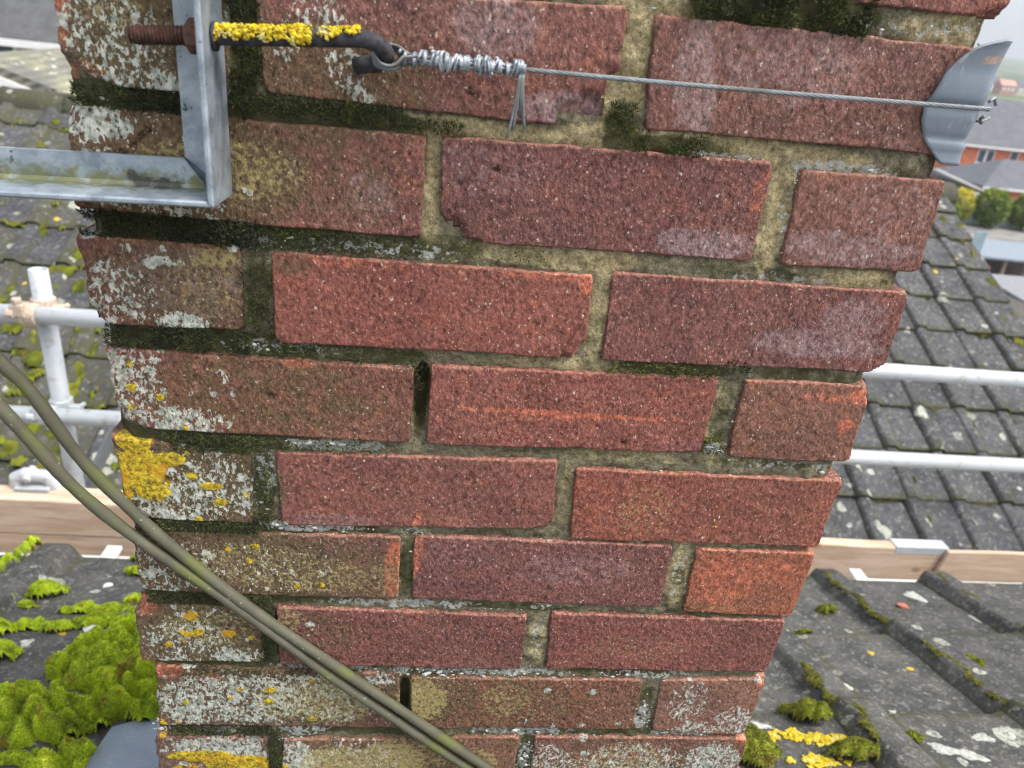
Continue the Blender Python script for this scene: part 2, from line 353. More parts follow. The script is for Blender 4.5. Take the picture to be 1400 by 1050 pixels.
# measured outlines of the front bricks, mm: TL TR BR BL as (x, z)
ROWS = {
 'A2': [[[5,135],[102,137],[102,200],[4,199]], [[114,137],[326,136],[327,200],[113,200]], [[339,136],[556,136],[557,201],[340,200]]],
 'A': [[[6,118],[212,119],[213,55],[8,54]], [[224,119],[448,121],[449,57],[225,55]], [[460,121],[557,121],[556,56],[459,55]]],
 'B': [[[10,18],[101,24],[99,-32],[9,-34]], [[115,26],[324,38],[327,-30],[119,-29]], [[341,36],[551,39],[552,-24],[346,-27]]],
 'C': [[[6,-45],[213,-44],[213,-107],[3,-106]], [[223,-43],[433,-39],[435,-104],[225,-107]], [[454,-42],[554,-40],[556,-102],[456,-105]]],
 'D': [[[3,-122],[101,-121],[100,-179],[5,-181]], [[119,-123],[329,-123],[331,-183],[120,-186]], [[342,-119],[555,-117],[556,-179],[344,-184]]],
 'E': [[[9,-197],[213,-199],[213,-259],[13,-257]], [[225,-196],[433,-192],[433,-255],[225,-259]], [[453,-192],[552,-190],[554,-257],[455,-258]]],
 'F': [[[5,-265],[100,-276],[99,-336],[11,-334]], [[117,-272],[324,-268],[328,-331],[120,-336]], [[339,-274],[555,-274],[553,-339],[343,-340]]],
 'G': [[[9,-346],[210,-343],[210,-406],[11,-404]], [[220,-342],[429,-343],[431,-408],[221,-405]], [[450,-345],[553,-346],[551,-415],[452,-412]]],
 'H': [[[5,-416],[102,-417],[101,-478],[3,-478]], [[113,-417],[318,-421],[319,-482],[114,-480]], [[338,-417],[547,-420],[545,-482],[341,-480]]],
 'I': [[[13,-483],[214,-489],[216,-556],[10,-553]], [[224,-494],[432,-493],[433,-556],[227,-556]], [[448,-493],[549,-490],[544,-563],[453,-559]]],
 'J': [[[5,-566],[101,-571],[99,-634],[4,-630]], [[114,-572],[327,-567],[327,-637],[112,-637]], [[342,-567],[550,-569],[551,-643],[345,-639]]],
}
for i, r in enumerate('KLMN'):
    t = -648-76*i
    if i % 2 == 0: ROWS[r] = [[[6,t],[213,t-1],[213,t-65],[5,t-64]], [[224,t],[440,t],[440,t-65],[224,t-65]], [[451,t-1],[552,t],[552,t-65],[450,t-65]]]
    else: ROWS[r] = [[[5,t],[102,t],[102,t-65],[6,t-65]], [[113,t-1],[328,t],[328,t-65],[113,t-65]], [[339,t],[553,t],[552,t-66],[339,t-65]]]
PUR, RED, BRN, ORA, DRK = (.205,.078,.072), (.275,.085,.062), (.215,.095,.066), (.36,.105,.06), (.165,.072,.062)
TINT = {('A',2):(.26,.095,.08), ('B',0):(.14,.085,.06), ('B',1):(.215,.085,.075), ('B',2):(.215,.095,.082), ('C',0):(.215,.082,.068), ('C',1):(.175,.067,.064), ('C',2):(.225,.098,.080),
 ('D',0):(.175,.080,.058), ('D',1):(.26,.078,.062), ('D',2):(.195,.073,.068), ('E',0):(.215,.085,.062), ('E',1):(.27,.083,.068), ('E',2):(.24,.095,.070), ('F',0):(.15,.085,.062), ('F',1):(.225,.078,.066),
 ('F',2):(.285,.082,.058), ('G',0):(.185,.085,.066), ('G',1):(.185,.07,.068), ('G',2):(.36,.105,.058), ('H',0):(.155,.085,.065), ('H',1):(.205,.072,.064), ('H',2):(.235,.075,.066),
 ('I',0):(.19,.10,.075), ('I',1):(.21,.088,.056), ('I',2):(.26,.12,.090), ('J',0):(.19,.11,.085), ('J',1):(.22,.11,.070), ('J',2):(.225,.10,.075)}
WHITE = [(40,-10,34,26,.42),(60,-30,45,8,.62),(28,8,20,22,.45),(22,-55,26,12,.72),(25,-85,26,22,.5),(60,-95,40,12,.55),(60,-176,22,8,.7),(22,-160,26,26,.44),(55,-135,12,4,.66),(25,-225,24,36,.50),(45,-250,50,14,.60),(15,-215,9,22,.72),
 (50,-312,42,28,.50),(70,-290,26,20,.46),(90,-310,26,24,.42),(30,-330,22,8,.7),(40,-375,44,30,.40),(25,-400,26,10,.52),(100,-380,70,30,.26),(40,-455,42,30,.44),(80,-470,26,10,.68),(60,-425,30,10,.3),
 (80,-520,80,36,.60),(40,-530,32,26,.66),(150,-520,60,34,.44),(200,-495,16,8,.60),(50,-580,40,14,.72),(85,-590,18,30,.7),(125,-600,20,30,.72),(180,-600,50,36,.40),(140,-495,30,6,.6),
 (530,-545,26,22,.52),(500,-555,36,10,.58),(520,-600,34,30,.66),(440,-600,60,30,.48),(360,-600,30,26,.52),(300,-560,26,6,.5),(480,-520,22,30,.42),
 (130,0,12,12,.42),(165,-12,14,16,.46),(150,15,20,14,.38),(175,-25,10,6,.5)]
YELL = [(20,-268,14,10,1.0),(22,-292,20,20,.98),(42,-282,14,7,.9),(30,-310,14,9,.85),(8,-300,10,26,.9),(70,-303,10,4,.85),(58,-295,5,4,.8),(76,-316,6,5,.7),(60,-333,4,3,.8),(95,-310,3,4,.7),
 (24,-225,5,4,.8),(42,-232,4,4,.75),(25,-208,3,4,.7),(22,-240,4,3,.7),(100,-357,4,3,.8),(95,-370,3,5,.7),(130,-395,4,3,.8),(150,-392,3,3,.8),(47,-428,8,7,.66),(50,-445,8,6,.62),(75,-446,6,5,.85),(92,-450,3,3,.8),
 (105,-510,6,4,.85),(104,-523,6,4,.8),(140,-545,5,4,.72),(45,-592,34,8,1.0),(75,-602,36,13,1.0),(95,-612,30,16,.95),(30,-612,20,12,.55),(12,-556,6,14,.85),(460,-322,2,2,.9),(410,-300,2,2,.6)]
PALE = [(160,-520,50,34,.52),(115,-525,30,26,.44),(235,-520,26,30,.66),(330,-525,60,30,.26),(160,-605,40,30,.66),(210,-600,40,34,.64),(290,-605,26,26,.56),(255,-590,40,20,.45),(430,-600,60,30,.40),(100,-375,60,26,.38),(150,-385,50,22,.40),(60,-440,50,26,.36),
 (200,-385,30,20,.34),(420,-455,60,20,.28),(400,-310,30,30,.32),(120,-430,20,14,.45),(480,-400,50,14,.25),(90,-75,60,22,.45),(40,10,20,20,.32),(75,-150,30,26,.30),(85,-130,22,8,.55),(310,-520,30,26,.4),(420,-20,60,26,.2),(380,20,40,20,.2)]
ALG = [(70,-10,70,50,.80),(70,-75,90,45,.86),(160,-75,50,40,.46),(60,-150,60,40,.62),(95,-150,30,40,.55),(150,-20,60,40,.72),(185,-15,40,30,.55),(100,-228,110,40,.54),(55,-305,70,45,.82),(90,-305,40,40,.8),(80,-375,110,45,.80),(160,-380,60,40,.58),(190,-395,40,20,.5),(60,-448,70,45,.82),
 (100,-520,130,45,.70),(140,-448,50,36,.46),(300,-525,100,45,.46),(240,-520,60,40,.62),(200,-605,130,50,.55),(430,-605,100,50,.42),(500,15,60,40,.20),(130,-130,20,12,.5),(180,-450,60,30,.25),(230,-230,20,20,.2)]
BLOOM = [(500,-160,60,14,.55),(520,-140,30,20,.5),(400,-95,40,12,.62),(370,10,14,40,.55),(380,-10,10,26,.6),(300,-20,40,12,.62),(250,20,30,20,.5),(180,-85,20,20,.42),(60,-150,50,30,.45),(160,-330,40,8,.4),(430,20,60,30,.4),(500,-90,60,14,.5),(250,-350,60,30,.25),(420,-250,30,10,.3),(350,-370,60,20,.35),(250,-60,50,20,.3),(520,-60,40,30,.3)]
RAW = [(12,5,7,26,.72),(22,-28,14,8,.68),(135,-201,12,4,1.0),(205,-375,9,34,.72),(222,-350,7,40,.60),(20,-488,20,9,.95),(58,-497,12,8,.95),(8,-515,5,24,.8),(14,-420,10,10,.8),(330,-228,110,3.2,.66),(330,-234,110,2.5,.42),(545,-200,12,8,.78),(540,-224,8,9,.62),(520,-202,26,5,.55),(480,-378,36,34,.52),(510,-365,40,16,.5),(545,-496,8,6,.8),(543,-570,6,6,.85),
 (165,-127,60,4,.42),(430,-60,9,20,.45),(325,-128,6,10,.7),(205,-60,20,24,.34),(360,-310,20,30,.36),(300,-126,50,4,.5),(420,-205,40,18,.36)]
CHIPS = {('B',1):[('BR',42,34)], ('C',1):[('BL',26,22)], ('D',1):[('BR',16,14)], ('C',0):[('TL',18,20)], ('B',0):[('BL',26,14)], ('F',1):[('BR',12,8)], ('E',2):[('TR',9,12)], ('G',1):[('TL',6,8)], ('H',0):[('TL',10,14)], ('D',2):[('BR',10,8)], ('A',2):[('BR',18,12)], ('I',2):[('TR',8,8)], ('E',0):[('BL',18,16)], ('F',0):[('BL',12,12)], ('D',0):[('BL',12,14)]}
_r = random.Random(77)
for _ in range(170):
    x_ = abs(_r.gauss(0, 55))+6; z_ = _r.uniform(-635, 20)
    if x_ > 190 or (z_ > -190 and _r.random() < .5): continue
    q_ = _r.uniform(2.2, 4.6); WHITE.append((x_, z_, q_*_r.uniform(.8, 1.5), q_, _r.uniform(.7, 1.0)))
for _ in range(30):
    q_ = _r.uniform(2.2, 4.2); WHITE.append((_r.uniform(330, 550), _r.uniform(-640, -480), q_*_r.uniform(.8, 1.5), q_, _r.uniform(.6, .95)))
for _ in range(26):
    q_ = _r.uniform(2.0, 3.4); YELL.append((abs(_r.gauss(0, 60))+10, _r.uniform(-640, -200), q_*1.2, q_, _r.uniform(.7, .95)))
def brick_attrs(x, z, y=None):
    return dict(white=blobs(x, z, WHITE), yellow=blobs(x, z, YELL), pale=blobs(x, z, PALE), algae=blobs(x, z, ALG), bloom=blobs(x, z, BLOOM), raw=blobs(x, z, RAW))
def lin(L, step):
    e = [0, .0006, .0014, .0026, .0042]; n = max(2, int((L-.0084)/step)); mid = np.linspace(.0042, L-.0042, n+1)[1:-1]
    return np.array(e+list(mid)+[L-v for v in e[::-1]])
def front_brick(row, k, q, depth, seed):
    q = np.array(q, float)/1000
    if row in ('A', 'A2') and q[0][1] < q[2][1]: q = q[[3, 2, 1, 0]]
    L = q[1][0]-q[0][0]; H = q[0][1]-q[3][1]
    us = lin(L, .0022)/L; ws = lin(H, .0022)/H
    U, W = np.meshgrid(us, ws); nr, nc = U.shape
    xl = q[0][0]*(1-W)+q[3][0]*W; xr = q[1][0]*(1-W)+q[2][0]*W
    zt = q[0][1]*(1-U)+q[1][1]*U; zb = q[3][1]*(1-U)+q[2][1]*U
    X = xl*(1-U)+xr*U; Z = zt*(1-W)+zb*W
    dl, dr, dt, db = U*L, (1-U)*L, W*H, (1-W)*H
    # wavy arrises
    outer = (k == 0)
    amp = .0009
    ex = fbm(Z, seed, 0, 110, 4, seed)*amp; ez = fbm(X, seed+9, 0, 80, 4, seed)*amp
    X = X + ex*np.exp(-dl/.006)*(3.2 if outer else 1) + fbm(Z, seed+4, 0, 60, 3, seed+3)*amp*np.exp(-dr/.006)*(1.6 if k == 2 else 1)
    Z = Z + ez*np.exp(-dt/.006) + fbm(X, seed+5, 0, 45, 3, seed+5)*amp*np.exp(-db/.006)
    # rounded corners and chips
    Y = np.zeros_like(X); edge = np.zeros_like(X)
    d = np.minimum(np.minimum(dl, dr), np.minimum(dt, db))
    r = .0010+.0010*fbm(X, Z, seed, 45, 3, seed)+(.0012*np.exp(-dl/.02) if outer else 0)
    r = np.maximum(r, .0006)
    Y = np.where(d < r, r-np.sqrt(np.maximum(r*r-(r-d)**2, 0)), 0)
    edge = (1-sstep(0, .0042, d))*(.35+.5*(dt < .005))
    chips = list(CHIPS.get((row, k), []))
    rs = random.Random(seed)
    for c in ('TL', 'TR', 'BL', 'BR'):
        chips.append((c, rs.uniform(1.5, 4.5), rs.uniform(1.5, 4)))
    for c, cw, ch in chips:
        a = dt if c[0] == 'T' else db; b = dl if c[1] == 'L' else dr
        v = b/(cw/1000)+a/(ch/1000) + fbm(X, Z, 0, 140, 3, seed+2)*.55
        m = 1-sstep(.75, 1.05, v); Y = Y+m*(.010 if cw > 8 else .004)*(1.05-np.clip(v, 0, 1))**.6
        edge = np.maximum(edge, m*.6)
    # surface unevenness
    Y = Y - .0009*fbm(X, Z, seed, 28, 3, seed+1) - .0006*fbm(X, Z, 0, 190, 3, 5)
    pit = fbm(X, Z, 2, 85, 2, 11); Y = Y+.0014*sstep(.7, .85, pit)
    at = brick_attrs(X, Z)
    crk = fbm(X, Z, 4, 300, 2, 3)
    Y = Y - .0014*np.clip(at['yellow']-.35, 0, 1)*(1+.8*crk) - .0005*np.clip(at['white']-.3, 0, 1)*(1+crk)
    if (row, k) == ('C', 0):       # the cracked corner
        cr = np.abs((X-.030)-(Z+.075)*1.15+.006*fbm(X, Z, 0, 120, 2, 8)); m = (1-sstep(.0004, .0014, cr))*(X < .055)*(Z > -.083); Y = Y+m*.006
    for hx, hz, hr in ((115,-227,3.2),(258,-60,2.8),(238,-18,2.4),(372,-250,2),(40,-300,3)):
        Y = Y+.006*(1-sstep(.4, 1.0, np.hypot(X*1000-hx, Z*1000-hz)/hr))
    # front skin then the returns into the wall
    V = np.stack([X, Y, Z], -1).reshape(-1, 3); idx = np.arange(nr*nc).reshape(nr, nc)
    F = [np.stack([idx[:-1, :-1], idx[1:, :-1], idx[1:, 1:], idx[:-1, 1:]], -1).reshape(-1, 4)]
    ring = np.concatenate([idx[0, :], idx[1:, -1], idx[-1, -2::-1], idx[-2:0:-1, 0]])
    base = ring; nv = len(V); Vs = [V]
    A = {k_: [v.ravel()] for k_, v in at.items()}; A['edge'] = [edge.ravel()]
    for yy in (.012, depth*.5, depth):
        P = V[ring].copy(); P[:, 1] = yy; P[:, 0] += .0008*fbm(P[:, 2], P[:, 1], 0, 70, 2, seed); Vs.append(P)
        new = np.arange(nv, nv+len(ring)); nv += len(ring)
        F.append(np.stack([base, np.roll(base, -1), np.roll(new, -1), new], -1)); base = new
        for k_ in at: A[k_].append(at[k_].ravel()[ring]*.7)
        A['edge'].append(np.zeros(len(ring)))
    Vs.append(np.array([[X.mean(), depth, Z.mean()]])); F2 = np.stack([base, np.roll(base, -1), np.full(len(ring), nv)], -1)
    for k_ in A: A[k_].append(np.zeros(1))
    V = np.concatenate(Vs)
    o = obj('brick', mesh_np('brick', V, F+[F2], True, {k_: np.concatenate(v) for k_, v in A.items()}), M['brick'], chimney)
    col = TINT.get((row, k), rs.choice([PUR, RED, BRN, DRK])); col = [v*.70+m_*.30 for v, m_ in zip(col, (.212, .088, .068))]; o.color = (col[0]*.92, col[1]*1.02, col[2]*.96, 1)
    return o
names = list(ROWS)
for i, row in enumerate(names):
    headleft = (row in 'A2 B D F H J L N'.split())
    for k, q in enumerate(ROWS[row]):
        hd = (k == 0 and headleft) or (k == 2 and not headleft)
        front_brick(row, k, q, .215 if hd else .1025, 100+i*7+k)
# side and back bricks: one plain bevelled box per size, shared
_bx = {}
def plain_brick(x0, x1, y0, y1, z0, z1, seed):
    key = (round(x1-x0, 3), round(y1-y0, 3), round(z1-z0, 3))
    if key not in _bx:
        a, b, c = [v/2 for v in key]; e = .0025; V = []; 
        for sx in (-1, 1):
            for sy in (-1, 1):
                for sz in (-1, 1): V += [(sx*(a-e), sy*(b-e), sz*c), (sx*(a-e), sy*b, sz*(c-e)), (sx*a, sy*(b-e), sz*(c-e))]
        import bmesh
        bm = bmesh.new(); [bm.verts.new(v) for v in V]; bmesh.ops.convex_hull(bm, input=bm.verts); me = bpy.data.meshes.new('brick'); bm.to_mesh(me); bm.free()
        for k_, v in dict(algae=.55, white=.3, edge=.1).items():
            at = me.attributes.new(k_, 'FLOAT', 'POINT'); at.data.foreach_set('value', np.full(len(me.vertices), v, np.float32))
        me.materials.append(M['brick']); _bx[key] = me
    o = bpy.data.objects.new('brick', _bx[key]); link(o, chimney)
    o.location = Vector(((x0+x1)/2, (y0+y1)/2, (z0+z1)/2))-chimney.location
    o.color = (*random.Random(seed).choice([PUR, BRN, DRK]), 1)
for i, row in enumerate(names):
    q = ROWS[row]; zs = [v[1] for b in q for v in b]; z0, z1 = min(zs[2:4]+zs[-2:])/1000, max(zs[0], zs[-4], zs[-1])/1000
    if row in ('A', 'A2'): z0, z1 = min(zs)/1000, max(zs)/1000
    zc = (z0+z1)/2; z0, z1 = zc-.0325, zc+.0325
    H = row in 'A2 B D F H J L N'.split()
    xl, xr, D = .009, .549, .44
    m = (lambda x0, x1: (x0, x1)) if H else (lambda x0, x1: (xl+xr-x1, xl+xr-x0))
    for x0, x1, y0, y1 in ((xl, xl+.1025, .225, D), (xl+.1125, xl+.3275, D-.1025, D), (xl+.3375, xr, D-.1025, D), (xr-.1025, xr, .1125, .3275)):
        a, b = m(x0, x1); plain_brick(a, b, y0, y1, z0, z1, i*11+int(x0*1000))
# mortar: displaced front skin kept round the joints, plus a core
def brick_dist(x, z):
    best = np.full(x.shape, 1e9)
    for row in ROWS:
        for q in ROWS[row]:
            qa = np.array(q, float)/1000
            if qa[0][1] < qa[2][1]: qa = qa[[3, 2, 1, 0]]
            u = (x-qa[0][0])/(qa[1][0]-qa[0][0]); zt = qa[0][1]+(qa[1][1]-qa[0][1])*u; zb = qa[3][1]+(qa[2][1]-qa[3][1])*u
            w = (z-qa[3][1])/(qa[0][1]-qa[3][1]); x0 = qa[3][0]+(qa[0][0]-qa[3][0])*w; x1 = qa[2][0]+(qa[1][0]-qa[2][0])*w
            dx = np.maximum(x0-x, x-x1); dz = np.maximum(zb-z, z-zt)
            best = np.minimum(best, np.where((dx < 0) & (dz < 0), np.maximum(dx, dz), np.hypot(np.maximum(dx, 0), np.maximum(dz, 0))))
    return best
MALG = [(60,-40,130,12,.95),(170,-38,60,8,.8),(108,0,9,60,.95),(60,-114,110,13,1.0),(180,-112,60,10,.75),(110,-150,9,40,.72),(60,-190,110,11,.95),(170,-192,60,9,.7),(60,-264,120,10,.85),(108,-305,9,40,.72),(60,-340,120,9,.95),(160,-338,50,8,.6),(60,-410,130,9,.95),(107,-450,8,40,.95),(80,-484,140,9,.92),(250,-486,60,8,.6),(60,-561,130,9,.95),(107,-600,9,40,.95),(200,-560,60,8,.8),
  (420,45,70,16,1.0),(333,-30,14,22,.8),(370,-36,40,8,.85),(230,-112,30,10,.62),(440,-112,60,5,.5),(400,-188,50,8,.92),(500,-187,50,8,.6),(442,-225,9,40,.55),(440,-250,9,9,.8),(219,-230,6,30,.7),(330,-262,60,5,.5),(333,-300,7,40,.4),(480,-264,60,5,.5),(300,-338,60,5,.45),(215,-375,6,40,.66),(440,-375,9,14,.6),(300,-412,80,6,.62),(480,-415,60,5,.6),(328,-450,9,12,.5),(420,-486,80,6,.66),(219,-525,6,40,.95),(440,-525,8,26,.7),(400,-562,100,6,.7),(335,-600,8,40,.8),(300,50,80,8,.4),(545,-110,16,10,.5),(545,-184,16,8,.5)]
MWHT = [(160,-265,46,6,.85),(140,-338,46,6,.8),(215,-338,20,4,.6),(120,-190,50,7,.5),(190,-116,60,6,.55),(110,-118,14,8,.55),(110,-290,9,24,.6),(215,-412,80,5,.7),(330,-412,26,4,.5),(280,-487,100,6,.72),(150,-484,60,6,.62),(330,-562,60,7,.72),(130,-560,30,9,.7),(60,-562,20,7,.6),(440,-540,10,22,.7),(440,-488,50,5,.62),(490,-562,50,7,.75),(335,-600,8,30,.62),(500,-264,30,5,.5),(540,-264,16,6,.75),(442,-252,8,8,.8),(455,-70,8,30,.55),(480,-40,46,6,.7),(400,-40,40,4,.62),(500,44,50,8,.42),(530,45,20,10,.4),(460,-116,50,6,.5),(400,-338,60,4,.5),(440,-370,6,34,.5),(330,-445,6,30,.5),(490,-412,40,4,.62),(12,-560,8,8,.8)]
SANDY = [(330,20,20,60,.9),(400,-34,120,10,.8),(240,-38,70,8,.8),(300,-112,70,10,.95),(445,-75,14,40,.8),(218,-75,10,40,.75),(330,-36,40,12,.9),(520,-112,60,9,.7),(540,46,60,12,.7),(360,40,20,10,.8),(337,-150,10,50,.6),(330,-190,80,8,.55),(400,-262,100,7,.5),(335,-300,9,40,.5),(218,-235,8,16,.7),(440,-225,12,40,.45),(440,-375,12,40,.62),(330,-445,10,40,.6),(480,-338,100,6,.5)]
step = .0021
gx = np.arange(.0085, .551, step); gz = np.arange(-.93, .2, step)
X, Z = np.meshgrid(gx, gz); D = brick_dist(X, Z)
Y = .0030 - .0026*fbm(X, Z, 0, 40, 3, 40) - .0030*fbm(X, Z, 0, 120, 3, 41) + .0010*np.exp(-np.clip(D, 0, 1)/.0015)
Y = Y + .024*(1-sstep(.5, 1.15, ((X*1000-219)/7)**2+((Z*1000+222)/26)**2)) + .014*(1-sstep(.5, 1.1, ((X*1000-219.5)/5)**2+((Z*1000+522)/24)**2))
Y = Y + .0025*blobs(X, Z, [(60,-114,110,9,1),(60,-190,100,8,1)])
Y = Y + .010*(sstep(.536, .551, X)) + .010*(1-sstep(.0085, .020, X))
keep = D > -.009
at = dict(algae=blobs(X, Z, MALG), white=blobs(X, Z, MWHT), sandy=blobs(X, Z, SANDY))
idx = np.arange(X.size).reshape(X.shape); kq = keep[:-1, :-1] & keep[1:, :-1] & keep[1:, 1:] & keep[:-1, 1:]
F = np.stack([idx[:-1, :-1], idx[:-1, 1:], idx[1:, 1:], idx[1:, :-1]], -1)[kq]
used = np.unique(F); remap = np.full(X.size, -1); remap[used] = np.arange(len(used))
V = np.stack([X, Y, Z], -1).reshape(-1, 3)[used]
# core box behind it
core = np.array([(x, y, z) for z in (-1.0, .2) for (x, y) in ((.014, .03), (.546, .03), (.546, .428), (.014, .428))])
nv = len(V); CF = np.array([(0,1,5,4),(1,2,6,5),(2,3,7,6),(3,0,4,7),(4,5,6,7)])+nv
V = np.concatenate([V, core]); A = {k: np.concatenate([v.ravel()[used], np.full(8, .5)]) for k, v in at.items()}
# ends of the front skin returned to the core
obj('mortar', mesh_np('mortar', V, [remap[F], CF], True, A), M['mortar'], chimney)
mb = MB(); 
for x0, x1 in ((.0115, .0165), (.5435, .5485)): mb.box((x0, .012, -1.0), (x1, .426, .2))
mb.build('mortar', M['mortar'], chimney)

# moss in the joints: masses of tiny leaves
def tufts(P, Nrm, length, width, spread=.6, tint=None, r=rng):
    n = len(P); d = Nrm+r.normal(0, spread, (n, 3)); d /= np.linalg.norm(d, axis=1)[:, None]+1e-9
    s = np.cross(d, r.normal(0, 1, (n, 3))); s /= np.linalg.norm(s, axis=1)[:, None]+1e-9
    l = (length*r.uniform(.5, 1.3, n))[:, None]; w = (width*r.uniform(.7, 1.3, n))[:, None]
    V = np.stack([P-s*w, P+s*w, P+d*l], 1).reshape(-1, 3)
    F = np.arange(3*n).reshape(n, 3)
    t = (r.uniform(0, 1, n) if tint is None else tint); t = np.stack([t*.7, t*.7, np.clip(t*1.15, 0, 1)], 1).ravel()
    return V, F, t
WM = [ # x0 x1 z0 z1 count thickness tint (mm)
 (12,108,-46,-34,2600,6,.35),(100,200,-42,-30,1500,4,.35),(200,235,-44,-34,260,2,.5),(100,118,-30,45,1500,5,.35),(6,112,-122,-106,3600,7,.22),(112,215,-122,-108,900,3,.35),(12,105,-196,-180,2600,6,.32),(105,215,-197,-186,700,3,.35),(100,119,-180,-122,500,3,.3),
 (26,110,-274,-260,1500,4,.4),(110,200,-270,-260,350,2,.45),(14,105,-346,-336,1400,4,.42),(100,116,-336,-276,420,3,.4),(14,110,-416,-405,1300,4,.4),(100,112,-478,-416,700,4,.3),(20,215,-492,-480,1100,3,.38),(16,112,-566,-555,1200,3,.36),(100,113,-640,-566,600,3,.3),
 (360,472,36,58,4200,9,.42),(322,340,-34,-14,420,4,.6),(342,385,-42,-28,420,3,.42),(350,432,-193,-184,520,2.5,.62),(432,447,-256,-240,160,3,.95),(225,300,-120,-108,220,2,.5),(330,380,-42,-33,160,2,.5),(436,455,-186,-178,120,2,.5),(212,222,-215,-196,60,2,.4),(440,470,-410,-404,50,2,.4),(196,330,-566,-558,200,2,.4)]
Vs, Fs, Ts, n0 = [], [], [], 0
for x0, x1, z0, z1, cnt, th, tn in WM:
    px = rng.uniform(x0, x1, cnt)/1000; pz = rng.uniform(z0, z1, cnt)/1000
    keepm = fbm(px, pz, 0, 70, 3, 60) > -.28; px, pz = px[keepm], pz[keepm]
    ed = 1-np.abs((pz*1000-(z0+z1)/2)/((z1-z0)/2+1e-6))**3
    lump = np.clip(.55+fbm(px, pz, 0, 90, 2, 61), .1, 1.2)
    py = .0015-rng.uniform(0, 1, len(px))*th/1000*np.clip(ed, .1, 1)*lump-.001
    t = np.clip(tn+.45*fbm(px, pz, 0, 60, 3, 62)+rng.normal(0, .16, len(px)), 0, 1)
    v, f, tt = tufts(np.stack([px, py, pz], 1), np.array([[0, -.75, .55]]), .0034, .00055, .55, t)
    Vs.append(v); Fs.append(f+n0); Ts.append(tt); n0 += len(v)
o = obj('joint_moss', mesh_np('joint_moss', np.concatenate(Vs), np.concatenate(Fs), False, {'tint': np.concatenate(Ts)}), M['wallmoss'], chimney)
tag(o, 'dark green moss growing along the mortar joints', kind='stuff')
# crusty white lichen crumbs along the arrises and the lower corners
ico = None
def crumbs(specs, seed=3):
    r = np.random.default_rng(seed); t = (1+5**.5)/2
    I = np.array([(-1,t,0),(1,t,0),(-1,-t,0),(1,-t,0),(0,-1,t),(0,1,t),(0,-1,-t),(0,1,-t),(t,0,-1),(t,0,1),(-t,0,-1),(-t,0,1)]); I /= np.linalg.norm(I[0])
    IF = np.array([(0,11,5),(0,5,1),(0,1,7),(0,7,10),(0,10,11),(1,5,9),(5,11,4),(11,10,2),(10,7,6),(7,1,8),(3,9,4),(3,4,2),(3,2,6),(3,6,8),(3,8,9),(4,9,5),(2,4,11),(6,2,10),(8,6,7),(9,8,1)])
    Vs, Fs, n = [], [], 0
    for x0, x1, z0, z1, cnt, s, y in specs:
        for _ in range(cnt):
            c = np.array([r.uniform(x0, x1), min(y, 1.6)+r.uniform(-.5, .9), r.uniform(z0, z1)])/1000
            if fbm(c[0], c[2], 0, 55, 2, 70) < -.1 and r.random() < .8: continue
            if r.random() < .55 or c[0] > .548: continue
            sc = s*.55/1000*r.lognormal(0, .45)
            v = I*(1+r.uniform(-.35, .35, (12, 1)))*sc*np.array([r.uniform(.8, 1.7), .55, r.uniform(.6, 1.1)])+c
            Vs.append(v); Fs.append(IF+n); n += 12
    return np.concatenate(Vs), np.concatenate(Fs)
CR = [(118,260,-124,-119,90,.9,1.5),(118,150,-121,-113,26,1.6,2),(360,434,-41,-38,60,.9,.5),(460,500,-42,-36,60,1.1,1.5),(120,166,-271,-262,70,1.8,1.5),(166,200,-271,-266,26,.9,1.5),(112,165,-341,-335,70,1.7,1.5),(165,215,-342,-336,50,1,1.5),(215,330,-342,-339,40,.7,1),(90,118,-196,-186,40,1.2,2.5),(150,213,-200,-196,50,.7,.8),
 (130,320,-419,-414,120,.8,.8),(210,318,-418,-413,40,1.2,1),(338,450,-418,-415,40,.8,.8),(210,435,-495,-484,260,1.2,1.2),(230,330,-492,-484,70,1.8,1),(120,215,-491,-482,90,1.3,1.4),(290,345,-568,-558,80,1.7,1),(345,440,-567,-564,60,1,.6),(455,530,-565,-556,110,1.4,1),(436,452,-556,-500,90,1.3,2.5),(330,342,-635,-575,70,1.4,2.5),
 (450,456,-104,-44,40,1,1.5),(456,556,-193,-188,40,.7,.8),(330,440,36,39,40,.9,.6),(345,350,-25,10,16,1,1),(455,540,-262,-257,30,.9,1.4),(535,556,-270,-258,30,1.5,1.2),(436,450,-256,-246,30,1.4,0),(340,430,-274,-270,40,.6,.8),(450,452,-258,-200,20,.8,1),(104,118,-330,-276,40,1.2,2),(98,104,-336,-280,30,.8,1),(10,90,-48,-40,50,1,1),(60,95,-36,-31,40,1.1,-.5),
 (110,130,-575,-560,40,1.4,1),(20,60,-572,-560,40,1.5,1),(4,16,-570,-548,40,1.8,1),(205,216,-400,-380,16,1,1),(447,449,-440,-350,20,.7,1),(40,60,-50,-45,20,1.2,-.3),(480,545,36,55,50,1.3,4),(118,130,-186,-178,14,1.3,1),(150,180,-24,-4,22,1,-.6),(500,555,-345,-341,20,.7,.8),(320,340,-487,-478,26,1,1.5),(210,222,-395,-345,14,1,2),(213,430,-44,-41,30,.6,.6)]
v, f = crumbs(CR)
o = obj('lichen_crust', mesh_np('lichen_crust', v, f, True), M['crust'], chimney); tag(o, 'crumbly white lichen crust along brick edges', kind='stuff')

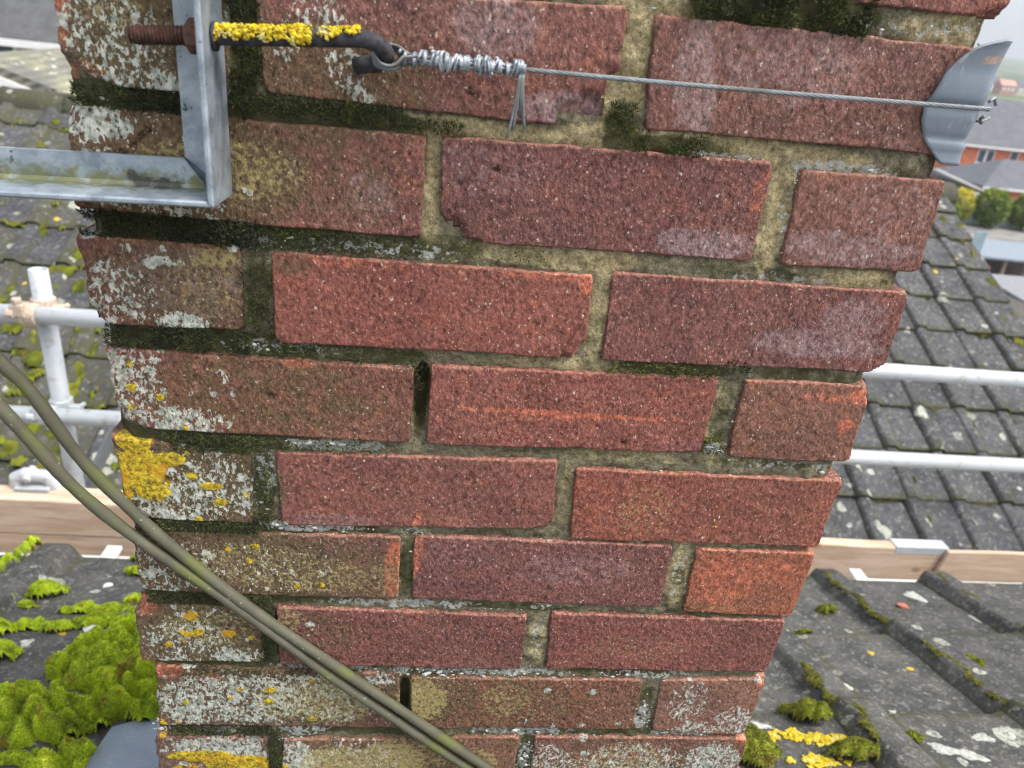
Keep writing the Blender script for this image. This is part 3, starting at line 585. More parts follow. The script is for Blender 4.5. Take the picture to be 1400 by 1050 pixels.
# lead flashing beside the stack
def sheet(name, pts_rows, thick, mat, parent=None, attrs=None, smooth=True):
    P = np.array(pts_rows, float); nr, nc, _ = P.shape; V = P.reshape(-1, 3); idx = np.arange(nr*nc).reshape(nr, nc)
    F = np.stack([idx[:-1, :-1], idx[:-1, 1:], idx[1:, 1:], idx[1:, :-1]], -1).reshape(-1, 4)
    o = obj(name, mesh_np(name, V, F, smooth, attrs), mat, parent)
    m = o.modifiers.new('thick', 'SOLIDIFY'); m.thickness = thick; m.offset = 0
    return o
NEAR_T = .364
def near_z(x, y): return -1.2055+NEAR_T*(.984-np.asarray(y, float))
def near_top(x, y):      # upper face of the near tiles' pans
    v = ((.984-np.asarray(y, float))*math.hypot(1, NEAR_T)) % .332
    return near_z(x, y)-.030+.0445-.020*v/.332
rows = []
for j, y in enumerate(np.linspace(-.08, .335, 22)):
    z0 = float(near_z(0, y)); w = .188 - .05*max(0, (y-.30)/.035)
    prof = [(-w, .032), (-w*.8, .030), (-w*.5, .031), (-.05, .034), (-.02, .038), (-.008, .050), (-.004, .09), (-.0035, .17)]
    rows.append([(x, y, z0+h+.004*math.sin(y*31+x*40)*(x < -.03)) for x, h in prof])
sheet('lead_flashing', rows, .003, M['lead'], chimney)
rows = [[(x, y, float(near_z(0, y))+h) for x, h in ((.5585, .17), (.559, .09), (.562, .05), (.575, .038), (.61, .034), (.66, .032), (.70, .031))] for y in np.linspace(-.08, .40, 20)]
sheet('lead_flashing', rows, .003, M['lead'], chimney)

# ------------------------------------------------------------------ aerial bracket, hook bolt, lashing wire, corner guard
bracket = empty('aerial_bracket', 'galvanised angle steel aerial bracket lashed to the left of the chimney', 'bracket', (.05, -.02, -.09))
def angle_bar(name, a, b, inward, web, flange, th, mit0=0., mit1=0., nseg=24, dirt=0., dark=None):
    """L section from a to b (outer back corner line); web lies along inward, flange along -y"""
    a, b, inward = Vector(a), Vector(b), Vector(inward).normalized(); ax = (b-a).normalized(); L = (b-a).length
    prof = [(0, 0), (web, 0), (web, th), (th+.002, th), (th, th+.002), (th, flange-.001), (th-.001, flange), (.001, flange), (0, flange-.001)]
    V, dA, kA = [], [], []
    for i in range(nseg+1):
        s = i/nseg
        for u, v in prof:
            t = s*L + (mit0*u*(1-s) if mit0 else 0) - (mit1*u*s if mit1 else 0)
            p = a+ax*t+inward*u+Vector((0, -1, 0))*v
            V.append(p); dA.append(dirt if (u < th+.004 and v < flange*.45 and u > .001) else dirt*.3)
            kA.append(dark(t, u, v) if dark else 0)
    n = len(prof); F = [[i*n+k, i*n+(k+1) % n, (i+1)*n+(k+1) % n, (i+1)*n+k] for i in range(nseg) for k in range(n)]
    F4 = np.array(F); caps = []
    for base in (0, nseg*n):
        V.append(sum((Vector(v) for v in V[base:base+n]), Vector())/n); c = len(V)-1; dA.append(0); kA.append(0)
        caps += [[base+k, base+(k+1) % n, c] for k in range(n)]
    return obj(name, mesh_np(name, np.array(V), [F4, np.array(caps)], False, {'dirt': dA, 'dark': kA}), M['galv'], bracket)
angle_bar('upright_bar', (.0985, -.003, -.0880), (.0985, -.003, .26), (-1, 0, 0), .0250, .0400, .0035, mit0=.80, dirt=.1)
angle_bar('bottom_bar', (-.26, -.0031, -.1000), (.0982, -.0031, -.0884), (-.0324, 0, 1), .0202, .0398, .0035, mit1=1.22, dirt=.62, dark=lambda t, u, v: .75*max(0, 1-abs(t-.315)/.045)*(v < .006)*(u < .017))
angle_bar('side_bar', (-.258, -.003, -.0995), (-.258, -.003, .26), (1, 0, 0), .0250, .0400, .0035, dirt=.1)

bolt = empty('hook_bolt', 'rusty threaded hook bolt crusted with yellow lichen, bolted through the grey bracket', 'bolt', (.12, -.023, .004))
BY, BZ, BS = -.0235, -.0008, .088
def hook_path():
    pts = [Vector((x, BY, BZ+(x-.1)*BS)) for x in np.linspace(.098, .176, 24)]
    c = Vector((.1765, BY+.0085, pts[-1].z-.0066)); s = pts[-1]
    e1 = (s-c); ax = Vector((1, 0, 0)); rad = e1.length; e1 = e1.normalized()
    for a in np.linspace(.15, math.pi, 16): pts.append(c+e1*rad*math.cos(a)+ax*rad*1.15*math.sin(a))
    last = pts[-1]; pts.append(last+Vector((-.006, .0012, -.002))); return pts
HP = hook_path()
mb = MB(); mb.tube(HP, .0047, 14); mb.build('shank', M['hook'], bolt, True)
mb = MB(); pts, rs = [], []
x = .0555
while x < .099:
    for dx, r in ((0, .0036), (.0007, .0051), (.0010, .0051), (.0016, .0036)):
        pts.append((x+dx, BY, BZ+(x+dx-.1)*BS)); rs.append(r if x > .0585 else r*(.80+.2*(x-.0555)/.003))
    x += .0019
mb.tube(pts, rs, 18); mb.build('thread', M['rust'], bolt, False)
def hexnut(x0, x1, r, cy, cz, name='nut'):
    mb = MB(); ch = .0011
    V = []
    for x, rr_ in ((x0, r*.86), (x0+ch, r), (x1-ch*.4, r), (x1, r*.95)):
        for k in range(6):
            a = math.pi/3*k+.45; V.append((x, cy+rr_*math.cos(a), cz+rr_*math.sin(a)))
    F = [(i*6+k, i*6+(k+1) % 6, (i+1)*6+(k+1) % 6, (i+1)*6+k) for i in range(3) for k in range(6)]
    V += [(x0, cy, cz), (x1, cy, cz)]; F += [(24, (k+1) % 6, k) for k in range(6)]+[(25, 18+k, 18+(k+1) % 6) for k in range(6)]
    mb.add(V, F); return mb.build(name, M['rust'], bolt, False)
hexnut(.0855, .0945, .0090, BY, BZ-.0012)
mb = MB(); mb.tube([(.0990, BY, BZ), (.1005, BY, BZ)], .0075, 18); mb.build('washer', M['hook'], bolt, True)
# lichen crust on the shank
Vs, Fs, n0 = [], [], 0; r = np.random.default_rng(5)
specs = []
for x0, x1, cnt in ((.1005, .1285, 470), (.1325, .1485, 270), (.1550, .1745, 260)):
    for _ in range(cnt):
        x = r.uniform(x0-.001, x1+.001); lo_ = (1.75 if x < .131 else (1.95 if x < .152 else 1.25))+.75*float(fbm(x, 0, 0, 260, 2, 5)); a = r.uniform(-.9, max(.3, lo_))   # angle from up towards the viewer
        rad = .0047+r.uniform(0, .0012); cz = BZ+(x-.1)*BS
        specs.append((x, BY-math.sin(a)*rad, cz+math.cos(a)*rad, .00078*r.lognormal(0, .4)))
t = (1+5**.5)/2
I = np.array([(-1,t,0),(1,t,0),(-1,-t,0),(1,-t,0),(0,-1,t),(0,1,t),(0,-1,-t),(0,1,-t),(t,0,-1),(t,0,1),(-t,0,-1),(-t,0,1)]); I /= np.linalg.norm(I[0])
IF = np.array([(0,11,5),(0,5,1),(0,1,7),(0,7,10),(0,10,11),(1,5,9),(5,11,4),(11,10,2),(10,7,6),(7,1,8),(3,9,4),(3,4,2),(3,2,6),(3,6,8),(3,8,9),(4,9,5),(2,4,11),(6,2,10),(8,6,7),(9,8,1)])
for x, y, z, s in specs:
    Vs.append(I*(1+r.uniform(-.35, .35, (12, 1)))*s+np.array([x, y, z])); Fs.append(IF+n0); n0 += 12
o = obj('yellow_lichen', mesh_np('yellow_lichen', np.concatenate(Vs), np.concatenate(Fs), False), M['yellow'], bolt); tag(o, 'bright yellow lichen crust on the bolt shank', kind='stuff')

wire = empty('lashing_wire', 'stranded steel lashing wire stretched across the top bricks to the corner', 'wire', (.36, -.012, .0))
WA, WB = Vector((.194, -.0135, -.0015)), Vector((.5585, -.0085, .0058))
def wpt(s):
    p = WA.lerp(WB, s); p.z -= .0012*math.sin(math.pi*s); return p
core = [wpt(s) for s in np.linspace(0.1, 1, 40)]
# seven strands laid in a helix, turning round the corner at the end
tail = [Vector((.5605, -.004, .0058)), Vector((.5612, .004, .0058)), Vector((.5612, .05, .0060)), Vector((.5612, .2, .0065)), Vector((.5612, .3, .0065))]
def resample(pts, n):
    P = np.array([tuple(p) for p in pts]); d = np.concatenate([[0], np.cumsum(np.linalg.norm(np.diff(P, axis=0), axis=1))]); t_ = np.linspace(0, d[-1], n)
    return np.stack([np.interp(t_, d, P[:, i]) for i in range(3)], 1), t_
P, T = resample(core+tail, 900)
for k in range(6):
    mb = MB(); tan = np.gradient(P, axis=0); tan /= np.linalg.norm(tan, axis=1)[:, None]
    e1 = np.cross(tan, [0, 0, 1.0]); e1 /= np.linalg.norm(e1, axis=1)[:, None]; e2 = np.cross(tan, e1)
    a = T*2*math.pi/.030+k*math.pi/3; H_ = P+(e1*np.cos(a)[:, None]+e2*np.sin(a)[:, None])*.00088
    mb.tube(H_, .00060, 5, False); mb.build('strand', M['wire'], wire, True)
# the splice: loop round the hook, then wrapped turns
def helix(s0, s1, turns, rad, wr, ph=0., wob=.0):
    n = int(turns*14); out = []
    for i in range(n+1):
        f = i/n; s = s0+(s1-s0)*f; p = wpt(s); a = f*turns*2*math.pi+ph; rr_ = rad*(1+wob*math.sin(f*37+ph))
        out.append(p+Vector((wob*.004*math.sin(f*23), -math.cos(a)*rr_, math.sin(a)*rr_)))
    return out
S0, S1 = .035, .196
for s0, s1, turns, rad, ph, wob in ((.006, .060, 4.5, .0031, .7, .3), (.035, .098, 6, .0034, 0, .25), (.055, .108, 5, .0038, 1, .25), (.095, .135, 4, .0033, 2, .25), (.122, .162, 5, .0035, 0, .3), (.128, .150, 2.5, .0043, 2, .3), (.155, .197, 4.5, .0034, 1.5, .3), (.184, .199, 3, .0040, .4, .1), (.062, .080, 2, .0044, .5, .3)):
    for j in range(2):
        mb = MB(); mb.tube(helix(s0+.0022*j, s1+.0022*j, turns, rad*1.05*(1-.1*j), .0008, ph+j*.4, wob), .00088, 6); mb.build('wrap', M['wrapwire'], wire, True)
mb = MB()
for k in range(6):
    a = k*math.pi/3; mb.tube([wpt(.02)+Vector((0, math.cos(a)*.0019, math.sin(a)*.0019)), wpt(.11)+Vector((0, math.cos(a+.8)*.0021, math.sin(a+.8)*.0021)), wpt(.2)+Vector((0, math.cos(a+1.6)*.0019, math.sin(a+1.6)*.0019))], .0010, 6)
mb.build('splice_core', M['wrapwire'], wire, True)
# loop through the hook
apex = HP[32]; tanv = (HP[33]-HP[31]).normalized(); e2 = tanv.cross(Vector((1, 0, 0))).normalized()
if e2.y > 0: e2 = -e2
for k in range(5):
    mb = MB(); off = tanv*((k-2)*.0017); pts = [wpt(.075)+off*.4, wpt(.035)+off*.8]
    for a in np.linspace(.35, 2*math.pi-.35, 24):
        q = 1+.06*math.sin(k*2+a); pts.append(apex+off*(1+.4*math.cos(a*2))+Vector((math.cos(a)*.0078*q+.0012, 0, 0))+e2*(math.sin(a)*.0068*q))
    pts += [wpt(.035)-off*.6, wpt(.08)-off*.3]
    Pp, _ = resample(pts, 60); mb.tube(Pp, .00092, 6); mb.build('loop_strand', M['wire'], wire, True)
# loose ends hanging from the last wrap
for k, (dx, L, cv) in enumerate(((-.0022, .036, -.003), (-.0008, .031, -.001), (.0006, .024, .0012), (.0016, .027, .0022), (.0024, .030, .0030))):
    s = wpt(.196)+Vector((dx*.5, -.003, -.002)); mb = MB()
    mb.tube([s+Vector((dx*.4*f+cv*f*f, -.0025*math.sin(f*2.2)+.004*f*f, -L*f)) for f in np.linspace(0, 1, 9)], .00085, 6); mb.build('loose_end', M['wire'], wire, True)
for P0, P1, P2 in (((.5615, -.002, .010), (.567, .002, .0125), (.571, .004, .0085)), ((.5615, -.002, .001), (.564, .004, -.0005), (.566, .004, -.0035)), ((.562, .006, -.002), (.569, .008, -.0022), (.574, .010, .0006))):
    mb = MB(); mb.tube([P0, P1, P2], .0011, 6); mb.build('loose_end', M['wire'], wire, True)

# grey sheet guard folded round the right hand corner under the wire
def guard():
    rows, sc = [], []
    zs = np.linspace(-.030, .0445, 34)
    lefts = np.interp(zs*1000, [-30, -28, -18, -5, 3, 23, 31, 39, 44.5], [545, 541, 529, 521, 520, 524, 529.5, 537, 553])/1000
    for z, xl in zip(zs, lefts):
        row = []; 
        for u in np.linspace(0, 1, 26):
            w = .5575-xl; tot = w+.006+.034*(1-float(sstep(.005, .040, z))); d = u*tot
            lift = .0025+.0018*math.sin(z*90)+.0040*sstep(.024, .0445, z)+.0011*math.exp(-((z+.0185)/.0016)**2)-.0012*math.exp(-((z+.014)/.002)**2)+ .003*math.exp(-d/.012)*sstep(.0, .04, z)
            groove = -.002*math.exp(-((z-.0045)/.0035)**2)
            rr_ = .005
            if d < w-rr_: p = (xl+d, -lift-groove, z)
            elif d < w+rr_:
                a = (d-w+rr_)/(2*rr_)*math.pi/2; p = (.5575-rr_+(rr_+lift)*math.sin(a), rr_-(rr_+lift)*math.cos(a)-groove, z)
            else: p = (.5575+lift+.001, rr_+(d-w-rr_), z)
            row.append((p[0], p[1], p[2]+.003*(u > .5)*(u-.5))); sc.append(.62*math.exp(-((z-.0325)/.0035)**2)*math.exp(-((d/w-.72)/.3)**2)+.12)
        rows.append(row)
    o = sheet('corner_guard', rows, .0016, M['guard'], None, {'scuff': sc})
    tag(o, 'rounded grey sheet guard under the wire at the right hand chimney corner', 'guard')
guard()

# ------------------------------------------------------------------ two cables
def spline(pts, n):
    P = np.array(pts, float); m = len(P); out = []
    for i in range(m-1):
        p0, p1, p2, p3 = P[max(i-1, 0)], P[i], P[i+1], P[min(i+2, m-1)]
        for t_ in np.linspace(0, 1, n, endpoint=False):
            out.append(.5*((2*p1)+(-p0+p2)*t_+(2*p0-5*p1+4*p2-p3)*t_**2+(-p0+3*p1-3*p2+p3)*t_**3))
    out.append(P[-1]); return out
def cpt(x, z, y=-.0065):
    k = (.4661+y)/.4661; return (CAM.x+(x/1000-CAM.x)*k, y, CAM.z+(z/1000-CAM.z)*k)
ca = [(-.262, -.030, .22), (-.258, -.034, .08), (-.215, -.034, -.03), cpt(-120,-118,-.03), cpt(-88,-168,-.028), cpt(-57,-211,-.022), cpt(-42,-233,-.018), cpt(-17,-283,-.012), cpt(8,-322,-.0065), cpt(35,-356,-.0055), cpt(86,-414,-.0050), cpt(155,-477,-.0050), cpt(225,-541,-.0050), cpt(297,-606,-.0050), cpt(370,-668,-.005), cpt(430,-720,-.005), (.50, -.006, -.80), (.56, -.03, -.838), (.66, -.06, -.832), (.9, -.10, -.80)]
cb = [(-.270, -.040, .20), (-.266, -.044, .05), (-.222, -.044, -.06), cpt(-140,-140,-.04), cpt(-100,-192,-.035), cpt(-63,-246,-.027), cpt(-49,-270,-.024), cpt(-25,-308,-.018), cpt(5,-345,-.0095), cpt(39,-377,-.0070), cpt(91,-428,-.0058), cpt(148,-485,-.0055), cpt(212,-545,-.0055), cpt(275,-602,-.0055), cpt(345,-662,-.0055), cpt(410,-722,-.0055), (.475, -.007, -.80), (.54, -.04, -.832), (.64, -.075, -.826), (.9, -.13, -.79)]
for pts, lab in ((ca, 'olive brown cable, upper of the two crossing the lower left bricks'), (cb, 'olive brown cable, lower of the two crossing the lower left bricks')):
    _k = random.Random(len(lab)); pts = [(x+_k.uniform(-.0012, .0012), y, z+_k.uniform(-.0012, .0012)) for x, y, z in pts]
    sp = spline(pts, 14); mb = MB(); mb.tube(sp, [.0043+.00022*math.sin(i*.37)+.0001*math.sin(i*1.9) for i in range(len(sp))], 14)
    tag(mb.build('cable', M['cable'], None, True), lab, 'cable', 'cables slung across the chimney')

# ------------------------------------------------------------------ tiled roofs
def tile_mesh(W, Lg, lap, th, sgn, tanp, nu=30, nv=10, seed=0, algae=None, name='tile', rib=(0., .024, .072, .108), hr=.030):
    """interlocking tile: roll at the start of u, then a flat pan. v runs up the slope; sgn=+1 slope rises with +y"""
    us = np.unique(np.concatenate([np.linspace(0, W+.012, nu), rib])); vs_ = np.concatenate([[0, .006], np.linspace(.02, Lg+lap, nv)])
    U, Vv = np.meshgrid(us, vs_)
    prof = hr*sstep(rib[0], rib[1], U)*(1-sstep(rib[2], rib[3], U)) + .006*sstep(W-.004, W+.008, U)
    base = th*(1.15-Vv/Lg)
    top = base+th+prof+.0016*fbm(U, Vv, seed, 9, 3, seed) - .005*(1-sstep(0, .008, Vv))
    top = top - .004*sstep(.0, 1, fbm(U, Vv, seed+3, 22, 2, seed))*(Vv < .02)
    ct, stt = 1/math.hypot(1, tanp), tanp/math.hypot(1, tanp)
    def place(u, v, h): return np.stack([u, sgn*(v*ct-h*stt), v*stt+h*ct], -1)
    Pt = place(U, Vv, top); bot = base[:1]+prof[:1]*.85-.001
    Pb = place(U[:1], Vv[:1]+.001, bot); Pe1 = place(U[:, :1], Vv[:, :1], base[:, :1]); Pe2 = place(U[:, -1:], Vv[:, -1:], base[:, -1:]+.004)
    nr, nc = U.shape; V = np.concatenate([Pt.reshape(-1, 3), Pb.reshape(-1, 3), Pe1.reshape(-1, 3), Pe2.reshape(-1, 3), Pt[0]])
    idx = np.arange(nr*nc).reshape(nr, nc); b = nr*nc+np.arange(nc); e1 = nr*nc+nc+np.arange(nr); e2 = e1+nr; t2 = nr*nc+nc+2*nr+np.arange(nc)
    F = [np.stack([idx[:-1, :-1], idx[:-1, 1:], idx[1:, 1:], idx[1:, :-1]], -1).reshape(-1, 4), np.stack([b[:-1], b[1:], t2[1:], t2[:-1]], -1),
         np.stack([e1[:-1], idx[:-1, 0], idx[1:, 0], e1[1:]], -1), np.stack([idx[:-1, -1], e2[:-1], e2[1:], idx[1:, -1]], -1)]
    if sgn < 0: F = [f[:, ::-1] for f in F]
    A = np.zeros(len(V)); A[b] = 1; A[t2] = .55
    al = np.zeros(len(V)); tp = .30+.35*(1-sstep(0, .03, Vv))+.3*np.exp(-((U-rib[3]-.004)/.008)**2)+.25*np.exp(-(U/.008)**2); al[:nr*nc] = tp.ravel()
    al += .2 if algae == 'green' else 0
    return mesh_np(name, V, F, True, {'butt': A, 'algae': al})
def smooth_by_angle(me): pass
# the roof this chimney stands on: it falls away from the camera to the eaves
near = empty('house_roof', 'grey concrete tiled roof around the chimney foot, falling to a white gutter', 'roof', (.28, .98, -1.3))
GW, GL = .320, .332
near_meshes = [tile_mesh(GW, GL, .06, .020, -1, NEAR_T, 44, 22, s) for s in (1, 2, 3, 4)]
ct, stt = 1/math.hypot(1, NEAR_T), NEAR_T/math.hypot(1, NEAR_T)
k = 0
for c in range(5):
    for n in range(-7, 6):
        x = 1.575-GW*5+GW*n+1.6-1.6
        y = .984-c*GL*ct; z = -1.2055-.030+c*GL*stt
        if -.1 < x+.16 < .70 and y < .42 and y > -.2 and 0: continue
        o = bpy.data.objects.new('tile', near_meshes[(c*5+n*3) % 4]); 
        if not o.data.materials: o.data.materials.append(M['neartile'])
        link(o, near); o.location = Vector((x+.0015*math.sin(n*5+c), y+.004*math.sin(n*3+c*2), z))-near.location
mb = MB()       # sarking under the tiles
mb.hexa([(-2.3, -.7, float(near_z(0, -.7))-.10), (2.6, -.7, float(near_z(0, -.7))-.10), (2.6, .95, -1.30), (-2.3, .95, -1.30), (-2.3, -.7, float(near_z(0, -.7))-.035), (2.6, -.7, float(near_z(0, -.7))-.035), (2.6, .95, -1.235), (-2.3, .95, -1.235)])
M['dark'] = m_plain('roof_underlay', (.05, .05, .05), .9)
mb.build('underlay', M['dark'], near)
rows = [[(x, 1.040+.052*math.cos(a), -1.273-.052*math.sin(a)) for a in np.linspace(0, math.pi, 12)] for x in (-2.3, -.6, .9, 2.6)]
sheet('gutter', rows, .004, M['white'], near)
mb = MB(); mb.box((-2.3, .955, -3.2), (2.6, .985, -1.26)); mb.build('fascia', M['white'], near)
for x in (-.555, 1.455):   # gutter clips
    mb = MB(); mb.box((x, .985, -1.262), (x+.036, 1.108, -1.250)); mb.build('gutter_clip', M['white'], near, bevel=.002)

# moss as height fields on a sloping plane
def moss_field(name, bumps, zf, res, mat, parent, label, seed, tuft=60000, tl=.006, noise=.32, nz=(0, .34, .94), tintbias=.0, tw=None, billow=.0):
    Vs, Fs, Ts, n0 = [], [], [], 0; r = np.random.default_rng(seed)
    B = np.array([(b[0], b[1], b[2], b[3], b[4], b[5] if len(b) > 5 else 0) for b in bumps], float)
    x0, x1 = (B[:, 0]-B[:, 2:4].max(1)*1.4).min(), (B[:, 0]+B[:, 2:4].max(1)*1.4).max(); y0, y1 = (B[:, 1]-B[:, 2:4].max(1)*1.4).min(), (B[:, 1]+B[:, 2:4].max(1)*1.4).max()
    X, Y = np.meshgrid(np.arange(x0, x1, res), np.arange(y0, y1, res)); Hh = np.full(X.shape, -.02)
    fr = .035/res*6
    wx = X+.012*fbm(X, Y, 1, fr, 2, seed+1)*res/.004; wy = Y+.012*fbm(X, Y, 2, fr, 2, seed+2)*res/.004
    for cx, cy, rx, ry, h, rot in B:
        c, s_ = math.cos(rot), math.sin(rot); u = ((wx-cx)*c+(wy-cy)*s_)/rx; v = (-(wx-cx)*s_+(wy-cy)*c)/ry
        q = u*u+v*v; Hh = np.maximum(Hh, h*np.sqrt(np.clip(1-q, 0, 1))*1.0-(q > 1)*.02)
    lum = fbm(X, Y, 0, fr*1.6, 3, seed)
    Hh = Hh+np.where(Hh > -.01, noise*.03*lum*res/.004+.004*fbm(X, Y, 0, fr*4, 3, seed+5)*.7*res/.004, 0)
    bil = np.abs(fbm(X, Y, 7, fr*.42, 2, seed+31)); Hh = Hh+np.where(Hh > -.01, billow*(np.minimum(bil*3.2, 1)-.55), 0)
    Z = zf(X, Y)+Hh; keep = Hh > -.004
    idx = np.arange(X.size).reshape(X.shape); kq = keep[:-1, :-1] & keep[1:, :-1] & keep[1:, 1:] & keep[:-1, 1:]
    F = np.stack([idx[:-1, :-1], idx[:-1, 1:], idx[1:, 1:], idx[1:, :-1]], -1)[kq]
    used = np.unique(F); rm = np.full(X.size, -1); rm[used] = np.arange(len(used)); V = np.stack([X, Y, Z], -1).reshape(-1, 3)
    tint = np.clip(.54+tintbias-.25*(1-np.minimum(bil.ravel()*4, 1))*(billow > 0)+.38*lum.ravel()+.25*fbm(X, Y, 3, fr*.5, 2, seed+9).ravel(), 0, 1)  # creases between billows tinted darker: shade put into the moss colour
    Vs.append(V[used]); Fs.append(rm[F]); Ts.append(tint[used])
    # leaflets
    cells = F[r.integers(0, len(F), tuft)]; w = r.dirichlet((1, 1, 1, 1), tuft); P = (V[cells]*w[:, :, None]).sum(1); tt = tint[cells[:, 0]]
    e1 = V[cells[:, 1]]-V[cells[:, 0]]; e2 = V[cells[:, 3]]-V[cells[:, 0]]; Nn = np.cross(e1, e2); Nn /= np.linalg.norm(Nn, axis=1)[:, None]; Nn[Nn[:, 2] < 0] *= -1
    v, f, t_ = tufts(P, Nn, tl, tw or tl*.17, .5, np.clip(tt+r.normal(0, .15, tuft), 0, 1), r)
    me = mesh_np(name, np.concatenate([Vs[0], v]), [Fs[0], f+len(Vs[0])], True, {'tint': np.concatenate([Ts[0], t_])})
    o = obj(name, me, mat, parent); tag(o, label, kind='stuff'); return o
nz_ = lambda X, Y: near_top(X, Y)-.006
ML = [(-.285,.655,.055,.035,.040,.5),(-.266,.542,.075,.048,.070,.6),(-.30,.512,.070,.035,.050,.6),(-.217,.60,.06,.09,.055,0),(-.217,.494,.07,.05,.085,.5),(-.243,.458,.085,.042,.075,.55),(-.265,.404,.075,.038,.060,.4),(-.31,.385,.07,.035,.045,.45),(-.36,.383,.055,.035,.040,.3),
  (-.20,.43,.05,.05,.065,.3),(-.232,.356,.055,.030,.050,.4),(-.15,.40,.06,.07,.05,0),(-.15,.55,.07,.10,.05,0),(-.33,.315,.075,.040,.075,.4),(-.295,.285,.065,.034,.070,.5),(-.36,.275,.06,.05,.06,.3),(-.235,.245,.05,.02,.030,.3),(-.185,.352,.04,.016,.020,.2),(-.225,.33,.03,.02,.03,0),(-.40,.34,.07,.04,.05,.4),(-.27,.21,.08,.03,.04,.3)]
ML = [(x, y, rx*1.16, ry*1.2, h*1.1, *q) for x, y, rx, ry, h, *q in ML]+[(-.24,.70,.05,.035,.04,.5),(-.19,.66,.06,.08,.05,0)]
moss_field('moss', ML, nz_, .0035, M['moss'], near, 'thick bright green moss mat beside the left of the chimney', 21, 170000, .0030, tw=.0006, billow=.034)
ML2 = [(-.410,.985,.034,.024,.030),(-.395,.905,.030,.020,.026),(-.536,.794,.042,.024,.040,.3),(-.55,.75,.026,.014,.016),(-.44,.728,.045,.018,.020,.2),(-.378,.722,.040,.022,.024,.2),(-.344,.772,.034,.022,.022,.3),(-.484,.635,.045,.020,.018,.2),(-.42,.63,.050,.018,.020,.2),(-.374,.648,.045,.022,.026,.3),(-.33,.70,.03,.02,.02),(-.545,.615,.048,.03,.032),(-.49,.535,.050,.03,.038),(-.52,.54,.04,.03,.035),(-.33,.715,.05,.03,.025)]
ML2 += [(-.655+.008*math.sin(i), .97-.055*i, .013, .034, .040) for i in range(7)]
moss_field('moss', ML2, lambda X, Y: near_top(X, Y)-.004+.026*(np.abs(X+.618) < .045), .0032, M['moss'], near, 'small bright moss cushions on the left roof tiles', 22, 46000, .0027, .28, tw=.0006, billow=.008)
MR = [(1.199,.802,.026,.018,.022),(1.059,.678,.03,.016,.014),(.885,.362,.030,.030,.045),(.905,.352,.026,.026,.038),(.872,.385,.018,.018,.03),(1.356,.548,.030,.020,.026),(1.342,.508,.024,.016,.020),(1.317,.468,.022,.016,.018),(.750,.277,.045,.05,.04),(.915,.262,.05,.024,.034),(1.04,.30,.02,.012,.012)]
moss_field('moss', MR, lambda X, Y: near_top(X, Y)-.003, .0032, M['dullmoss'], near, 'small green moss cushions on the right roof tiles', 23, 26000, .0027, .25, tw=.0006, billow=.008)
MS = []
for xr, w in ((1.2835, 1), (1.607, .9), (.962, 1.1), (1.93, 1)):
    for y in np.arange(.22, .985, .021):
        if fbm(xr, y, 0, 9, 2, 81) > -.25: MS.append((xr+.006*math.sin(y*40), y, .0105*w*(1+.3*math.sin(y*71)), .020, .013))
moss_field('moss', MS, lambda X, Y: near_top(X, Y)+.022, .0030, M['darkmoss'], near, 'olive moss strips along the rolls of the right roof tiles', 24, 30000, .0026, .18)
# flat yellow lichen and pale lichen rosettes lying on the tiles to the right
def rosettes(name, L, mat, label, z0=.0, hs=.45):
    Vs, Fs, n0 = [], [], 0; r = np.random.default_rng(31)
    for cx, cy, rx, ry, rot in L:
        nA = 26; ph = r.uniform(0, 9)
        rad = 1+.22*np.sin(np.arange(nA)*2*math.pi/nA*3+ph)+.16*r.normal(0, 1, nA)*.6
        for ring, (q, h) in enumerate(((1, .0), (.93, .0022), (.5, .0015), (0.001, .0008))):
            a = np.arange(nA)*2*math.pi/nA; u = np.cos(a)*rx*rad*q; v = np.sin(a)*ry*rad*q
            X = cx+u*math.cos(rot)-v*math.sin(rot); Y = cy+u*math.sin(rot)+v*math.cos(rot)
            Vs.append(np.stack([X, Y, near_top(X, Y)+z0+h*hs], -1))
        for k_ in range(3):
            b0 = n0+k_*nA; i = np.arange(nA); Fs.append(np.stack([b0+i, b0+(i+1) % nA, b0+nA+(i+1) % nA, b0+nA+i], -1))
        n0 += 4*nA
    o = obj(name, mesh_np(name, np.concatenate(Vs), np.concatenate(Fs), True), mat, near); tag(o, label, kind='stuff')
_q = random.Random(3); YL = []
for cx, cy, n_, sx_, sy_ in ((.835, .306, 46, .034, .013), (.905, .303, 26, .022, .016), (.852, .250, 22, .024, .010)):
    for _ in range(n_):
        q_ = _q.uniform(.004, .010); YL.append((_q.gauss(cx, sx_), _q.gauss(cy, sy_*.6), q_, q_*_q.uniform(.6, 1), _q.uniform(0, 3)))
rosettes('yellow_lichen', YL, M['yellow'], 'yellow lichen crust on the tile right of the chimney', hs=.9)
rosettes('pale_lichen', [(.994,.466,.014,.012,.5),(.985,.48,.006,.02,.4),(1.038,.472,.014,.010,0),(1.024,.406,.018,.013,0),(1.053,.378,.012,.009,.2),(1.07,.386,.009,.007,0),(1.082,.396,.006,.005,0),(1.173,.306,.019,.010,0),(1.225,.316,.018,.012,.3),(1.084,.277,.026,.012,-.3),(1.118,.262,.02,.012,-.4),(1.375,.472,.030,.022,.2),(1.36,.50,.016,.008,0),(1.327,.825,.010,.012,0),(1.345,.86,.007,.008,0),(1.597,.774,.025,.035,.3),(1.43,.56,.01,.008,0),(-.46,.58,.01,.012,0),(-.47,.50,.008,.006,0),(.775,.345,.010,.014,.2),(.80,.335,.016,.008,-.4),(1.5,.9,.02,.03,0)], m_plain('pale_tile_lichen', (.40, .41, .36), .95, .35, 130), 'pale lichen rosettes on the roof tiles')
